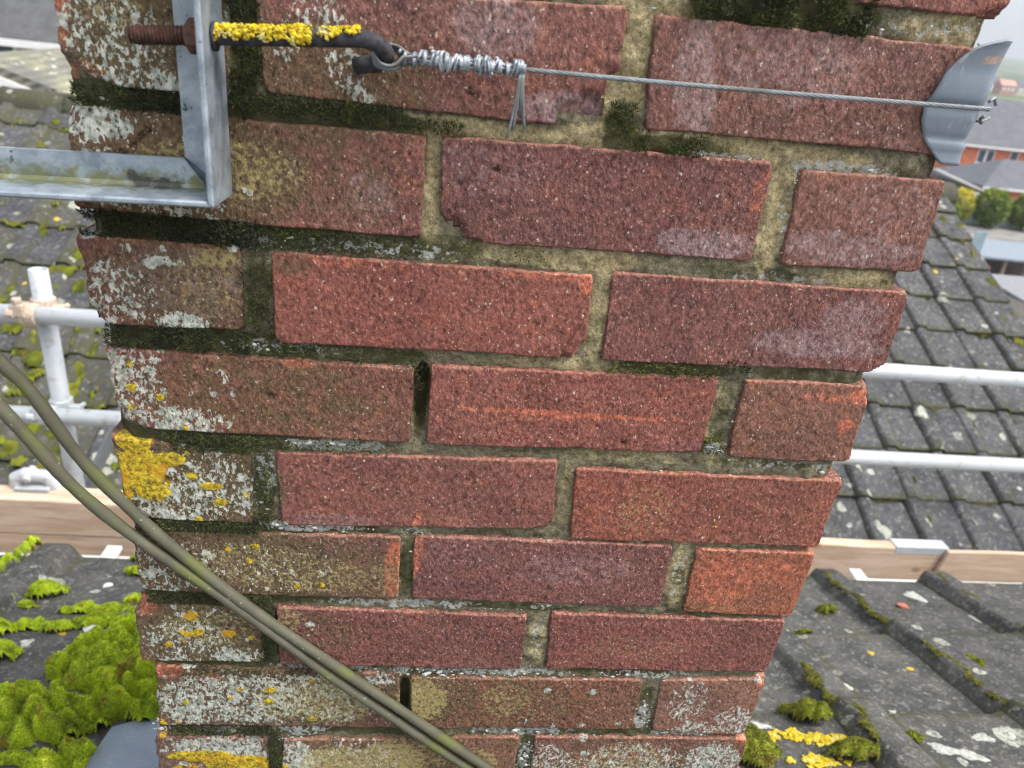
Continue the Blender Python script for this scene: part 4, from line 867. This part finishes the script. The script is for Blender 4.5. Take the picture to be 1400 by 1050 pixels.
# small chips of debris lying on the near tiles
M['chipred'] = m_plain('brick_chip', (.42, .14, .09), .9); M['chipwhite'] = m_plain('mortar_chip', (.66, .66, .64), .9, .15)
for x, y, s, m_, lab in ((1.423-.0,.838,.011,'chipred','small red brick chip on the right roof tile'), (-.408,.985,.0,'chipwhite',''), (-.437,.845,.008,'chipwhite','small white mortar chip beside the left moss'), (-.37,.628,.013,'chipwhite','flat white flake under the left moss tuft')):
    if not s: continue
    v = I*(1+rng.uniform(-.3, .3, (12, 1)))*s*np.array([1.5, 1, .5])+np.array([x, y, float(near_top(x, y))+s*.3])
    tag(obj('debris_chip', mesh_np('debris_chip', v, IF, False), M[m_]), lab, 'chip')

# ------------------------------------------------------------------ scaffold and boards beyond the eaves
scaf = empty('scaffold', 'white galvanised scaffold tubes with rusty couplers behind the chimney', 'scaffold', (-.83, 1.53, -1.6))
def part_tube(name, a, b, r=.02415, hollow=False):
    mb = MB(); mb.tube([a, Vector(a).lerp(Vector(b), .5), b], r, 24, cap=not hollow); o = mb.build(name, M['tube'], scaf, True)
    if hollow: m_ = o.modifiers.new('wall', 'SOLIDIFY'); m_.thickness = .004; m_.offset = -1
    return o
part_tube('guard_rail', (-2.6, 1.484, -.787), (3.6, 1.484, -.789)); part_tube('guard_rail', (-2.6, 1.484, -1.095), (3.6, 1.484, -1.1))
part_tube('standard', (-.829, 1.535, -2.2), (-.829, 1.535, -.676), hollow=True)
part_tube('brace', (-.86, 1.592, -1.48), (-.40, 1.592, -.56), .0175)
part_tube('standard', (3.05, 1.535, -2.2), (3.05, 1.535, -.6), hollow=True)
def coupler(x, z, mat):
    for nm, ax in (('coupler', 0), ('coupler', 1)):
        mb = MB(); c = Vector((x, 1.535, z+.002)) if ax == 0 else Vector((x, 1.484, z))
        d = Vector((0, 0, 1)) if ax == 0 else Vector((1, 0, 0))
        if ax == 1: c = c+Vector((-.012, 0, 0))
        h = .030 if ax == 0 else .020
        mb.tube([c-d*h, c-d*h*.9, c+d*h*.9, c+d*h], [.0265, .031, .031, .0265], 20)
        # ears, bolt and nut
        if ax == 0:
            mb.box((x+.026, 1.515, z-.012), (x+.058, 1.540, z+.014)); mb.tube([(x+.05, 1.49, z+.004), (x+.05, 1.56, z+.004)], .0075, 8)
            mb.box((x-.062, 1.520, z-.010), (x-.026, 1.546, z+.014))
        else:
            mb.box((x-.045, 1.448, z+.004), (x-.012, 1.470, z+.038)); mb.tube([(x-.028, 1.459, z-.012), (x-.028, 1.459, z+.052)], .0075, 8)
            mb.tube([(x-.028, 1.459, z+.040), (x-.028, 1.459, z+.054)], .0125, 6); mb.tube([(x-.055, 1.452, z+.012), (x-.036, 1.452, z+.012)], .013, 8)
        mb.build(nm, mat, scaf, False, bevel=.003)
coupler(-.829, -.787, M['coupler']); coupler(-.829, -1.096, M['tube'])
mb = MB(); mb.tube([(-.875, 1.33, -1.242), (-.872, 1.33, -1.206), (-.85, 1.33, -1.196), (-.79, 1.33, -1.200), (-.775, 1.33, -1.242)], .020, 10); mb.box((-.87, 1.30, -1.250), (-.78, 1.36, -1.222)); mb.tube([(-.835, 1.302, -1.20), (-.835, 1.35, -1.185)], .012, 6)
mb.build('board_clip', M['tube'], scaf, False, bevel=.004)
def board(a, b, lab, skew=0.):
    mb = MB(); (x0, y0, z0), (x1, y1, z1) = a, b; n = 24; V = []; 
    for i in range(n+1):
        x = x0+(x1-x0)*i/n; w = .0016*math.sin(x*9+z0*7); sk = skew*(i == 0)
        V += [(x+sk, y0+w, z0), (x+sk, y1+w, z0), (x, y1+w, z1+w), (x, y0+w, z1+w)]
    F = [(i*4+k, i*4+(k+1) % 4, (i+1)*4+(k+1) % 4, (i+1)*4+k) for i in range(n) for k in range(4)]+[(3, 2, 1, 0), (n*4, n*4+1, n*4+2, n*4+3)]
    mb.add(V, F); o = mb.build('scaffold_board', M['wood'], None, False, bevel=.004); tag(o, lab, 'board', 'timber toe boards along the scaffold'); return o
board((-2.6, 1.254, -1.3405), (.32, 1.287, -1.2285), 'upper front timber board left of the chimney')
board((-2.6, 1.2555, -1.46), (.32, 1.288, -1.3425), 'lower front timber board left of the chimney')
board((-2.6, 1.296, -1.44), (.30, 1.334, -1.236), 'timber board standing behind the front boards left of the chimney')
b2 = board((.34, 1.254, -1.505), (1.875, 1.292, -1.280), 'timber toe board right of the chimney with galvanised end band')
mb = MB(); mb.box((1.70, 1.2515, -1.302), (1.8765, 1.2945, -1.2775)); mb.build('end_band', M['tube'], b2)
board((1.865, 1.236, -1.507), (3.6, 1.2515, -1.279), 'timber toe board at the far right frame edge', -.035)

# ------------------------------------------------------------------ the neighbour's house with its tiled roof
nb = empty('neighbour_house', 'neighbouring house with a mossy lichen spotted grey tiled roof', 'house', (.4, 6, -9.7))
NP = math.tan(R(27)); gl = .345; cn, sn = math.cos(R(27)), math.sin(R(27))
def nb_z(x, y): return -1.0705-.03+(np.asarray(y, float)-5.054)*NP
XL, XV = -3.88, 4.52
mb = MB(); y0, y1 = 2.20, 5.66
mb.hexa([(XL, y0, float(nb_z(0, y0))-.12), (XV, y0, float(nb_z(0, y0))-.12), (XV, y1, float(nb_z(0, y1))-.12), (XL, y1, float(nb_z(0, y1))-.12), (XL, y0, float(nb_z(0, y0))-.02), (XV, y0, float(nb_z(0, y0))-.02), (XV, y1, float(nb_z(0, y1))-.02), (XL, y1, float(nb_z(0, y1))-.02)])
nroof = mb.build('roof', M['dark'], nb)
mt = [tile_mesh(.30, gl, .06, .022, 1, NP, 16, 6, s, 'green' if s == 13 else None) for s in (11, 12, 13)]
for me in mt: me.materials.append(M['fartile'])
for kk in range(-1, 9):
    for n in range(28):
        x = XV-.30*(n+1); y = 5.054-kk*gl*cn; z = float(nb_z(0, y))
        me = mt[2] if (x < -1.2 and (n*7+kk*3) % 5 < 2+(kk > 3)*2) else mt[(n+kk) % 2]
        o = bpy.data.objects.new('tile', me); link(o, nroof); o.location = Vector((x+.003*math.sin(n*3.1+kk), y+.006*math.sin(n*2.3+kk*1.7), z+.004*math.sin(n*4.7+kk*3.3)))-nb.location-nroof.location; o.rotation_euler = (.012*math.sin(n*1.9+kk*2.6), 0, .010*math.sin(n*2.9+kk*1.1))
mb = MB()    # far slope, gable wall, eaves wall
mb.hexa([(XL, 5.66, -.93), (XV, 5.66, -.93), (XV, 9.4, -2.75), (XL, 9.4, -2.75), (XL, 5.66, -.81), (XV, 5.66, -.81), (XV, 9.4, -2.63), (XL, 9.4, -2.63)])
mb.build('roof', M['fartile'], nb)
M['render'] = m_plain('pale_render', (.50, .46, .40), .9, .12, 3); M['redwall'] = m_plain('orange_brick', (.56, .18, .09), .9, .15, 4)
mb = MB(); mb.box((XL+.1, 2.45, -9.7), (XV-.08, 9.2, -2.72)); mb.build('wall', M['render'], nb)
rt = None
for i in range(19):     # half round ridge tiles
    x0 = XL+.45*i-.03; rows = [[(x, 5.655+.125*math.cos(a), -.835+.005*(i % 3)+.118*math.sin(a)+(.008 if j == 0 else 0)) for a in np.linspace(-.25, math.pi+.25, 14)] for j, x in enumerate((x0, x0+.06, x0+.22, x0+.448))]
    o = sheet('ridge_tile', rows, .016, M['fartile'], nb, {'algae': np.full(56, .58)})
# moss on the neighbour's slope
NM = [(x, y, .055+.03*math.sin(i*2.1), .045+.02*math.cos(i*1.7), .045, .4) for i, (x, y) in enumerate([(-1.99,4.22),(-2.02,4.07),(-2.01,3.93),(-1.89,3.97),(-1.74,3.69),(-1.67,3.65),(-1.74,3.59),(-2.11,3.66),(-2.0,3.57),(-2.03,3.48),(-1.94,3.44),(-2.0,3.3),(-1.89,3.35),(-1.96,3.23),(-1.68,3.38),(-1.69,3.27),(-1.79,3.18),(-1.64,3.19),(-1.85,2.93),(-1.75,3.04),(-1.69,3.02),(-1.77,2.86),(-1.65,2.83),(-1.56,3.26),(-2.2,3.35),(-2.15,3.2),(-2.1,3.05),(-1.95,2.95),(-1.6,2.95),(-1.9,2.8)])]
rr = random.Random(4)
for n in range(10, 28):
    x = XV-.30*(n+1)
    for kk in range(-1, 9):
        y = 5.054-kk*gl*cn
        for _ in range(1+(x < -1.0)*2):
            if rr.random() < (.55 if x < -1 else .2): NM.append((x+.115+rr.uniform(-.02, .02), y+rr.uniform(0, .3), rr.uniform(.012, .03), rr.uniform(.03, .07), rr.uniform(.02, .035)))
            if rr.random() < (.35 if x < -1 else .1): NM.append((x+rr.uniform(.1, .3), y-.02, rr.uniform(.03, .09), .022, .02))
moss_field('moss', NM, lambda X, Y: nb_z(X, Y)+.034, .011, M['dullmoss'], nb, 'moss cushions on the left of the neighbouring roof', 41, 70000, .0055, .22, tintbias=-.22, tw=.0014)
NM2 = []
for n in range(0, 10):
    x = XV-.30*(n+1)
    for kk in range(-1, 9):
        y = 5.054-kk*gl*cn
        for _ in range(2):
            if rr.random() < .55: NM2.append((x+.118+rr.uniform(-.008, .008), y+rr.uniform(0, .3), rr.uniform(.008, .016), rr.uniform(.02, .06), rr.uniform(.010, .018)))
            if rr.random() < .55: NM2.append((x+rr.uniform(0, .3), y-.018, rr.uniform(.02, .10), .014, .010))
moss_field('moss', NM2, lambda X, Y: nb_z(X, Y)+.028, .010, M['darkmoss'], nb, 'olive moss in the joints of the neighbouring roof', 42, 22000, .009, .12)
VL = [(XV-rr.uniform(.0, .16), rr.uniform(3.4, 5.3), rr.uniform(.015, .05), rr.uniform(.02, .06), rr.uniform(.01, .02)) for i in range(34)]
moss_field('moss', VL, lambda X, Y: nb_z(X, Y)+.030, .007, M['darkmoss'], nb, 'moss along the verge of the neighbouring roof', 43, 7000, .007, .12, tintbias=.1)
# ------------------------------------------------------------------ the distance: ground, hills, houses, hedge
GZ = -9.8
M['ground'] = m_plain('grey_gravel_ground', (.22, .215, .20), .95, .3, .35); M['grass'] = m_plain('grass_ground', (.10, .16, .035), .95, .4, .2)
def ground():
    xs = np.concatenate([np.linspace(-2500, -60, 14), np.linspace(-40, 120, 20), np.linspace(150, 3500, 22)]); ys = np.concatenate([np.linspace(-300, 100, 20), np.linspace(120, 3000, 50)])
    X, Y = np.meshgrid(xs, ys); t_ = np.interp(Y, [0, 120, 300, 600, 1000, 1600, 2200, 3000], [0, 0, 7, 15, 36, 82, 60, 60])
    Z = GZ+t_*(1+.25*fbm(X, Y, 0, .0016, 3, 90)*sstep(200, 900, Y))
    idx = np.arange(X.size).reshape(X.shape); F = np.stack([idx[:-1, :-1], idx[:-1, 1:], idx[1:, 1:], idx[1:, :-1]], -1).reshape(-1, 4)
    s = NT('terrain'); d = s.n('ShaderNodeSeparateXYZ', {0: s.pos}, 1)
    near_c = s.mix(s.mapr(s.noise(.4, 4), .4, .6), (.17, .165, .155), (.25, .24, .22))
    far_c = s.mix(s.mapr(s.noise(.02, 5), .42, .6), (.045, .075, .025), (.14, .17, .07))
    c = s.mix(s.mapr(d, 80, 110), near_c, far_c)
    o = obj('ground', mesh_np('ground', np.stack([X, Y, Z], -1).reshape(-1, 3), F, True), s.done(c, .95)); tag(o, kind='structure')
ground()
def gz(y): return GZ+float(np.interp(y, [0, 120, 300, 600, 1000, 1600], [0, 0, 7, 15, 36, 82]))
def W(dx, dz, yc): return (CAM.x+dx*yc, CAM.y+yc, CAM.z+dz*yc)
M['slate'] = m_plain('grey_slate_roof', (.10, .107, .12), .8, .15, 1.5); M['darkroof'] = m_plain('dark_roof', (.095, .097, .100), .85, .2, 3); M['cream'] = m_plain('cream_wall', (.56, .50, .42), .9, .1)
M['glass'] = m_plain('dark_window_glass', (.06, .08, .10), .15, .2); M['frame'] = m_plain('white_window_frame', (.78, .78, .77), .5, .05); M['blueglass'] = m_plain('blue_window_glass', (.16, .28, .38), .2, .2)
def gable_house(name, label, x0, x1, y0, y1, zb, ze, zr, wall, roof, windows=(), over=.3, hip=0.):
    h = empty(name, label, 'house', ((x0+x1)/2, (y0+y1)/2, zb))
    mb = MB(); mb.box((x0, y0, zb), (x1, y1, ze)); 
    if not hip: yc = (y0+y1)/2; mb.add([(x0, y0, ze), (x0, y1, ze), (x0, yc, zr-.1), (x1, y0, ze), (x1, y1, ze), (x1, yc, zr-.1)], [(0, 2, 1), (3, 4, 5)])
    mb.build('wall', wall, h)
    mb = MB(); yc = (y0+y1)/2; th = .18; a, b = x0-over, x1+over; c, d = y0-over, y1+over; k = hip
    sl_ = (zr-ze)/(yc-y0); zo = ze-over*sl_
    lo = [(a, c, zo), (b, c, zo), (b, d, zo), (a, d, zo), (a+k, yc, zr), (b-k, yc, zr)]; hi = [(x, y, z+th) for x, y, z in lo]
    mb.add(lo+hi, [(6, 7, 11, 10), (8, 9, 10, 11), (9, 6, 10), (7, 8, 11), (1, 0, 4, 5), (3, 2, 5, 4), (0, 1, 7, 6), (2, 3, 9, 8), (1, 2, 8, 7), (3, 0, 6, 9)])
    if not hip: mb.add([lo[0], lo[4], hi[4], hi[0], lo[3], hi[3], lo[1], lo[5], hi[5], hi[1], lo[2], hi[2]], [(0, 1, 2, 3), (1, 4, 5, 2), (7, 6, 9, 8), (10, 7, 8, 11)])
    mb.build('roof', roof, h)
    mb = MB(); mb.box((a, c-.10, zo-.05), (b, c, zo+.14)); mb.build('gutter', M['frame'], h)
    for wx0, wx1, wz0, wz1, nm in windows:
        mb = MB(); f = .07; y = y0-.06
        for A, B in (((wx0, wz0), (wx1, wz0+f)), ((wx0, wz1-f), (wx1, wz1)), ((wx0, wz0+f), (wx0+f, wz1-f)), ((wx1-f, wz0+f), (wx1, wz1-f))): mb.box((A[0], y, A[1]), (B[0], y0+.02, B[1]))
        for i in range(1, nm):
            xm = wx0+(wx1-wx0)*i/nm; mb.box((xm-f/2-.06, y, wz0+f), (xm+f/2+.06, y0+.02, wz1-f))
        mb.box((wx0-.1, y-.08, wz0-.1), (wx1+.1, y0, wz0))
        w_ = mb.build('window', M['frame'], h)
        mb = MB(); mb.box((wx0+f, y0-.025, wz0+f), (wx1-f, y0-.005, wz1-f)); mb.build('pane', M['glass'], w_)
    return h
Y0 = CAM.y
gable_house('brick_house', 'orange brick house with grey roof and white windows beyond the right chimney edge', 51.3, 74, Y0+71, Y0+82, GZ, -4.55, -.55, M['redwall'], M['slate'],
    [(53.0, 54.75, -6.25, -4.98, 2), (56.4, 57.3, -6.1, -4.85, 1), (60.5, 62.5, -6.25, -4.98, 2)], .3)
gable_house('rear_extension', 'low grey hipped roof extension in front of the orange brick house', 47.2, 62, Y0+61, Y0+68.5, GZ, -7.15, -5.35, M['redwall'], M['slate'], [], .4, 4.2)
cons = empty('conservatory', 'pale conservatory roof with white bars beside the hedge', 'conservatory', (42.5, 59, GZ))
mb = MB(); mb.hexa([(39.6, Y0+57, -5.95), (44.2, Y0+57, -7.25), (44.2, Y0+63, -7.25), (39.6, Y0+63, -5.95), (39.6, Y0+57, -5.85), (44.2, Y0+57, -7.15), (44.2, Y0+63, -7.15), (39.6, Y0+63, -5.85)]); mb.build('roof', m_plain('frosted_roof_panel', (.52, .50, .55), .4, .08), cons)
for i in range(6):
    y = Y0+57+1.2*i-.05; mb = MB(); mb.hexa([(39.6, y, -5.88), (44.25, y, -7.18), (44.25, y+.14, -7.18), (39.6, y+.14, -5.88), (39.6, y, -5.76), (44.25, y, -7.06), (44.25, y+.14, -7.06), (39.6, y+.14, -5.76)]); mb.build('glazing_bar', M['frame'], cons)
mb = MB(); mb.box((39.6, Y0+57, GZ), (44.0, Y0+62.9, -7.28)); mb.build('wall', M['frame'], cons)
mb = MB(); mb.box((44.1, Y0+56.9, -7.42), (44.5, Y0+63, -7.18)); mb.build('gutter', M['darkroof'], cons)
# hedge bushes
M['leafy'] = m_leaf('bush_leaf', (.05, .09, .016), (.34, .42, .05)); M['leafgold'] = m_leaf('golden_bush_leaf', (.14, .18, .02), (.80, .68, .04)); M['bark'] = m_plain('bark', (.09, .07, .05), .95)
def bush(x, y, h, w, mat, label, seed, n=2600, group='bushes in the hedge'):
    e = empty('bush', label, 'bush', (x, y, GZ), group); r = np.random.default_rng(seed)
    mb = MB(); mb.tube([(x, y, GZ), (x+.05, y, GZ+h*.3), (x, y+.05, GZ+h*.65)], [.09, .06, .02], 7)
    for i in range(5):
        a = i*1.3; mb.tube([(x, y, GZ+h*.2), (x+math.cos(a)*w*.5, y+math.sin(a)*w*.5, GZ+h*.7)], [.04, .01], 5)
    mb.build('trunk', M['bark'], e)
    u = r.normal(0, 1, (n, 3)); u /= np.linalg.norm(u, axis=1)[:, None]; rad = r.uniform(.55, 1.0, n)**.5
    lump = 1+.22*fbm(u[:, 0], u[:, 1], u[:, 2], 2.2, 2, seed)+.1*fbm(u[:, 0], u[:, 1], u[:, 2], 6, 2, seed)
    C_ = np.stack([u[:, 0]*w, u[:, 1]*w, u[:, 2]*h*.47], 1)*(rad*lump)[:, None]+np.array([x, y, GZ+h*.52])
    C_[:, 2] = np.maximum(C_[:, 2], GZ+.05)
    d = u+r.normal(0, .7, (n, 3)); d /= np.linalg.norm(d, axis=1)[:, None]; s = np.cross(d, r.normal(0, 1, (n, 3))); s /= np.linalg.norm(s, axis=1)[:, None]; L = r.uniform(.07, .16, (n, 1))*w/1.1
    V = np.stack([C_-s*L*.5, C_-d*L, C_+s*L*.5, C_+d*L], 1).reshape(-1, 3); F = np.arange(4*n).reshape(n, 4)
    t_ = np.clip(.35+.3*fbm(C_[:, 0], C_[:, 1], C_[:, 2], 1.1, 2, seed)+.35*u[:, 2]*rad+r.normal(0, .15, n), 0, 1)
    obj('crown', mesh_np('crown', V, F, False, {'tint': np.repeat(t_, 4)}), mat, e)
bush(42.0, Y0+56, 2.9, .95, M['leafgold'], 'golden yellow bush nearest the chimney edge', 1)
bush(44.7, Y0+56, 3.2, 1.35, M['leafy'], 'rounded green bush in the middle of the hedge', 2)
bush(47.9, Y0+56, 3.1, 1.3, M['leafy'], 'dark green bush at the right frame edge', 3)
bush(40.6, Y0+55.3, 1.9, .9, M['leafy'], 'low green bush partly hidden by the chimney edge', 4)
bush(51.0, Y0+56, 3.0, 1.4, M['leafy'], 'green bush at the end of the hedge row', 5)
mb = MB(); 
for i in range(10): mb.box((38+2*i, Y0+56.9, GZ), (39.94+2*i, Y0+57.0-.05, GZ+2.0))
o = None
fence = empty('garden_wall', 'pale grey green garden wall behind the hedge bushes', 'wall', (47, Y0+56.9, GZ)); mb.build('panel', m_plain('pale_wall', (.50, .56, .50), .9, .1), fence)
# shed, leaning sheet and low roof in the yard at the right edge
shed = empty('shed', 'open timber shed with blue grey roof at the right frame edge', 'shed', (33.5, Y0+38.5, GZ))
mb = MB(); mb.hexa([(30.6, Y0+37.6, -8.30), (36.5, Y0+37.6, -8.40), (36.5, Y0+40.5, -7.95), (30.6, Y0+40.5, -7.85), (30.6, Y0+37.6, -8.18), (36.5, Y0+37.6, -8.28), (36.5, Y0+40.5, -7.83), (30.6, Y0+40.5, -7.73)]); mb.build('roof', m_plain('shed_roof', (.20, .24, .28), .8, .12), shed)
for x in (30.9, 32.3, 33.7, 35.2): mb = MB(); mb.box((x, Y0+37.8, GZ), (x+.14, Y0+37.95, -8.42)); mb.build('post', m_plain('grey_timber', (.26, .21, .17), .9), shed)
mb = MB(); mb.box((30.7, Y0+40.2, GZ), (36.4, Y0+40.3, -8.1)); mb.build('back_wall', m_plain('dark_boarding', (.10, .08, .07), .9), shed)
mb = MB(); mb.box((31.3, Y0+38.4, GZ), (32.1, Y0+39.4, -8.9)); tag(mb.build('crate', m_plain('red_crate', (.30, .12, .08), .9)), 'dull red crate stored under the shed roof', 'crate')
mb = MB(); mb.hexa([(29.75, Y0+37.6, GZ), (30.45, Y0+37.6, GZ), (30.5, Y0+37.7, GZ), (29.8, Y0+37.7, GZ), (29.95, Y0+37.9, -6.95), (30.65, Y0+37.9, -6.85), (30.7, Y0+38, -6.85), (30.0, Y0+38, -6.95)])
tag(mb.build('leaning_sheet', m_plain('blue_grey_sheet', (.22, .30, .34), .8, .15, 1), bevel=.02), 'tall blue grey sheet leaning beside the shed', 'sheet')
low = empty('lean_to', 'flat pale grey lean-to roof in the yard at the right edge', 'lean-to', (29.5, Y0+31.5, GZ))
mb = MB(); mb.hexa([(27.4, Y0+29.5, -8.55), (33, Y0+29.5, -8.55), (33, Y0+33.6, -8.25), (27.4, Y0+33.6, -8.25), (27.4, Y0+29.5, -8.45), (33, Y0+29.5, -8.45), (33, Y0+33.6, -8.15), (27.4, Y0+33.6, -8.15)]); mb.build('roof', m_plain('felt_roof', (.22, .225, .24), .9, .1), low)
mb = MB(); mb.box((27.6, Y0+29.7, GZ), (32.9, Y0+33.4, -8.57)); mb.build('wall', M['render'], low)
mb = MB(); mb.hexa([(28.2, Y0+35, GZ+.004), (29.4, Y0+35, GZ+.004), (31.6, Y0+46, GZ+.004), (29.9, Y0+46, GZ+.004), (28.2, Y0+35, GZ+.05), (29.4, Y0+35, GZ+.05), (31.6, Y0+46, GZ+.05), (29.9, Y0+46, GZ+.05)]); tag(mb.build('lawn', M['grass']), kind='structure')
# houses on the far hillside
rr = random.Random(12); M['pink'] = m_plain('pink_brick', (.50, .27, .22), .9, .1, .5)
for i in range(4):
    y = Y0+430+rr.uniform(-30, 60); x = .735*y+i*11-14; zb = gz(y); w = rr.uniform(8, 10)
    h = empty('far_house', ['pink brick house', 'white fronted house', 'red roofed house', 'pale rendered house', 'small brick house', 'brown roofed house', 'white gabled house'][i]+' on the hazy hillside, number %s from the left' % ['one', 'two', 'three', 'four', 'five', 'six', 'seven'][i], 'house', (x, y, zb), 'houses on the far hillside')
    mb = MB(); mb.box((x-w/2, y, zb-2), (x+w/2, y+7, zb+5)); mb.build('wall', M['frame'] if i in (1, 6) else (M['cream'] if i == 3 else M['pink']), h)
    mb = MB(); mb.add([(x-w/2-.4, y-.4, zb+5), (x+w/2+.4, y-.4, zb+5), (x+w/2+.4, y+7.4, zb+5), (x-w/2-.4, y+7.4, zb+5), (x-w/2-.4, y+3.5, zb+8), (x+w/2+.4, y+3.5, zb+8)], [(0, 1, 5, 4), (2, 3, 4, 5), (0, 4, 3), (1, 2, 5), (0, 3, 2, 1)]); mb.build('roof', M['pink'] if i % 3 == 2 else M['slate'], h)
    for k in range(3):
        mb = MB(); xx = x-w/2+w*(.2+.3*k); mb.box((xx-.7, y-.12, zb+2.6), (xx+.7, y-.02, zb+4.2)); mb.build('window', M['frame'], h)
# upper left: a big dark roofed house and a nearer mossy roof
gable_house('dark_roofed_house', 'house with a big dark grey roof and white gutter at the top left', -21, -6.5, Y0+24.3, Y0+36, GZ, -1.33, 4.3, M['cream'], M['darkroof'], [(-13.1, -12.05, -2.9, -1.62, 1)], .3)
mr = empty('mossy_outbuilding', 'outbuilding with pale mossy tiled roof and white fascia behind the left ridge', 'outbuilding', (-5, Y0+11, GZ))
P = [W(-.60, -.090, 11.5), W(-.40, -.057, 11.5), W(-.40, -.135, 9.6), W(-.545, -.0895, 9.6)]
s = NT('old_mossy_tiles'); wv_ = s.n('ShaderNodeTexWave', {'Vector': s.mapping(rot=(0, R(24), 0)), 'Scale': 3.4, 'Distortion': 1.5, 'Detail': 2.0}, bands_direction='Z')
c = s.mix(s.mapr(s.noise(3.5, 5, .7), .42, .66), (.16, .16, .14), (.30, .30, .19)); c = s.mix(s.mapr(s.noise(9, 4), .6, .68), c, (.62, .63, .55)); c = s.mix(s.mapr(wv_, .15, .45, .35, 0), c, (.10, .10, .08))
mm = s.done(c, .95, normal=s.bump(wv_, .6, .05))
mb = MB(); mb.hexa([(x, y, z-.12) for x, y, z in (P[3], P[2], P[1], P[0])]+[P[3], P[2], P[1], P[0]]); mb.build('roof', mm, mr)
A_, B_ = Vector(P[3]), Vector(P[2])
mb = MB(); mb.hexa([A_+Vector((-.6, -.03, -.42)), B_+Vector((0, -.03, -.42)), B_+Vector((0, .05, -.42)), A_+Vector((-.6, .05, -.42)), A_+Vector((-.6, -.03, .10)), B_+Vector((0, -.03, -.125)), B_+Vector((0, .05, -.125)), A_+Vector((-.6, .05, .10))]); mb.build('fascia', M['frame'], mr)
mb = MB(); mb.box((-6.2, Y0+9.8, GZ), (-3.8, Y0+11.3, -1.55)); mb.build('wall', M['render'], mr)

# ------------------------------------------------------------------ the hazy air
mb = MB(); mb.box((-2600, -320, GZ-1.5), (3600, 3100, 190)); hz = mb.build('haze', None); tag(hz, kind='stuff')
hm = bpy.data.materials.new('hazy_air'); hm.use_nodes = True; ht = hm.node_tree; ht.nodes.clear()
ho = ht.nodes.new('ShaderNodeOutputMaterial'); pv = ht.nodes.new('ShaderNodeVolumePrincipled'); pv.inputs['Color'].default_value = (.86, .92, 1, 1); pv.inputs['Density'].default_value = .0004
ht.links.new(pv.outputs[0], ho.inputs['Volume']); hz.data.materials.append(hm)
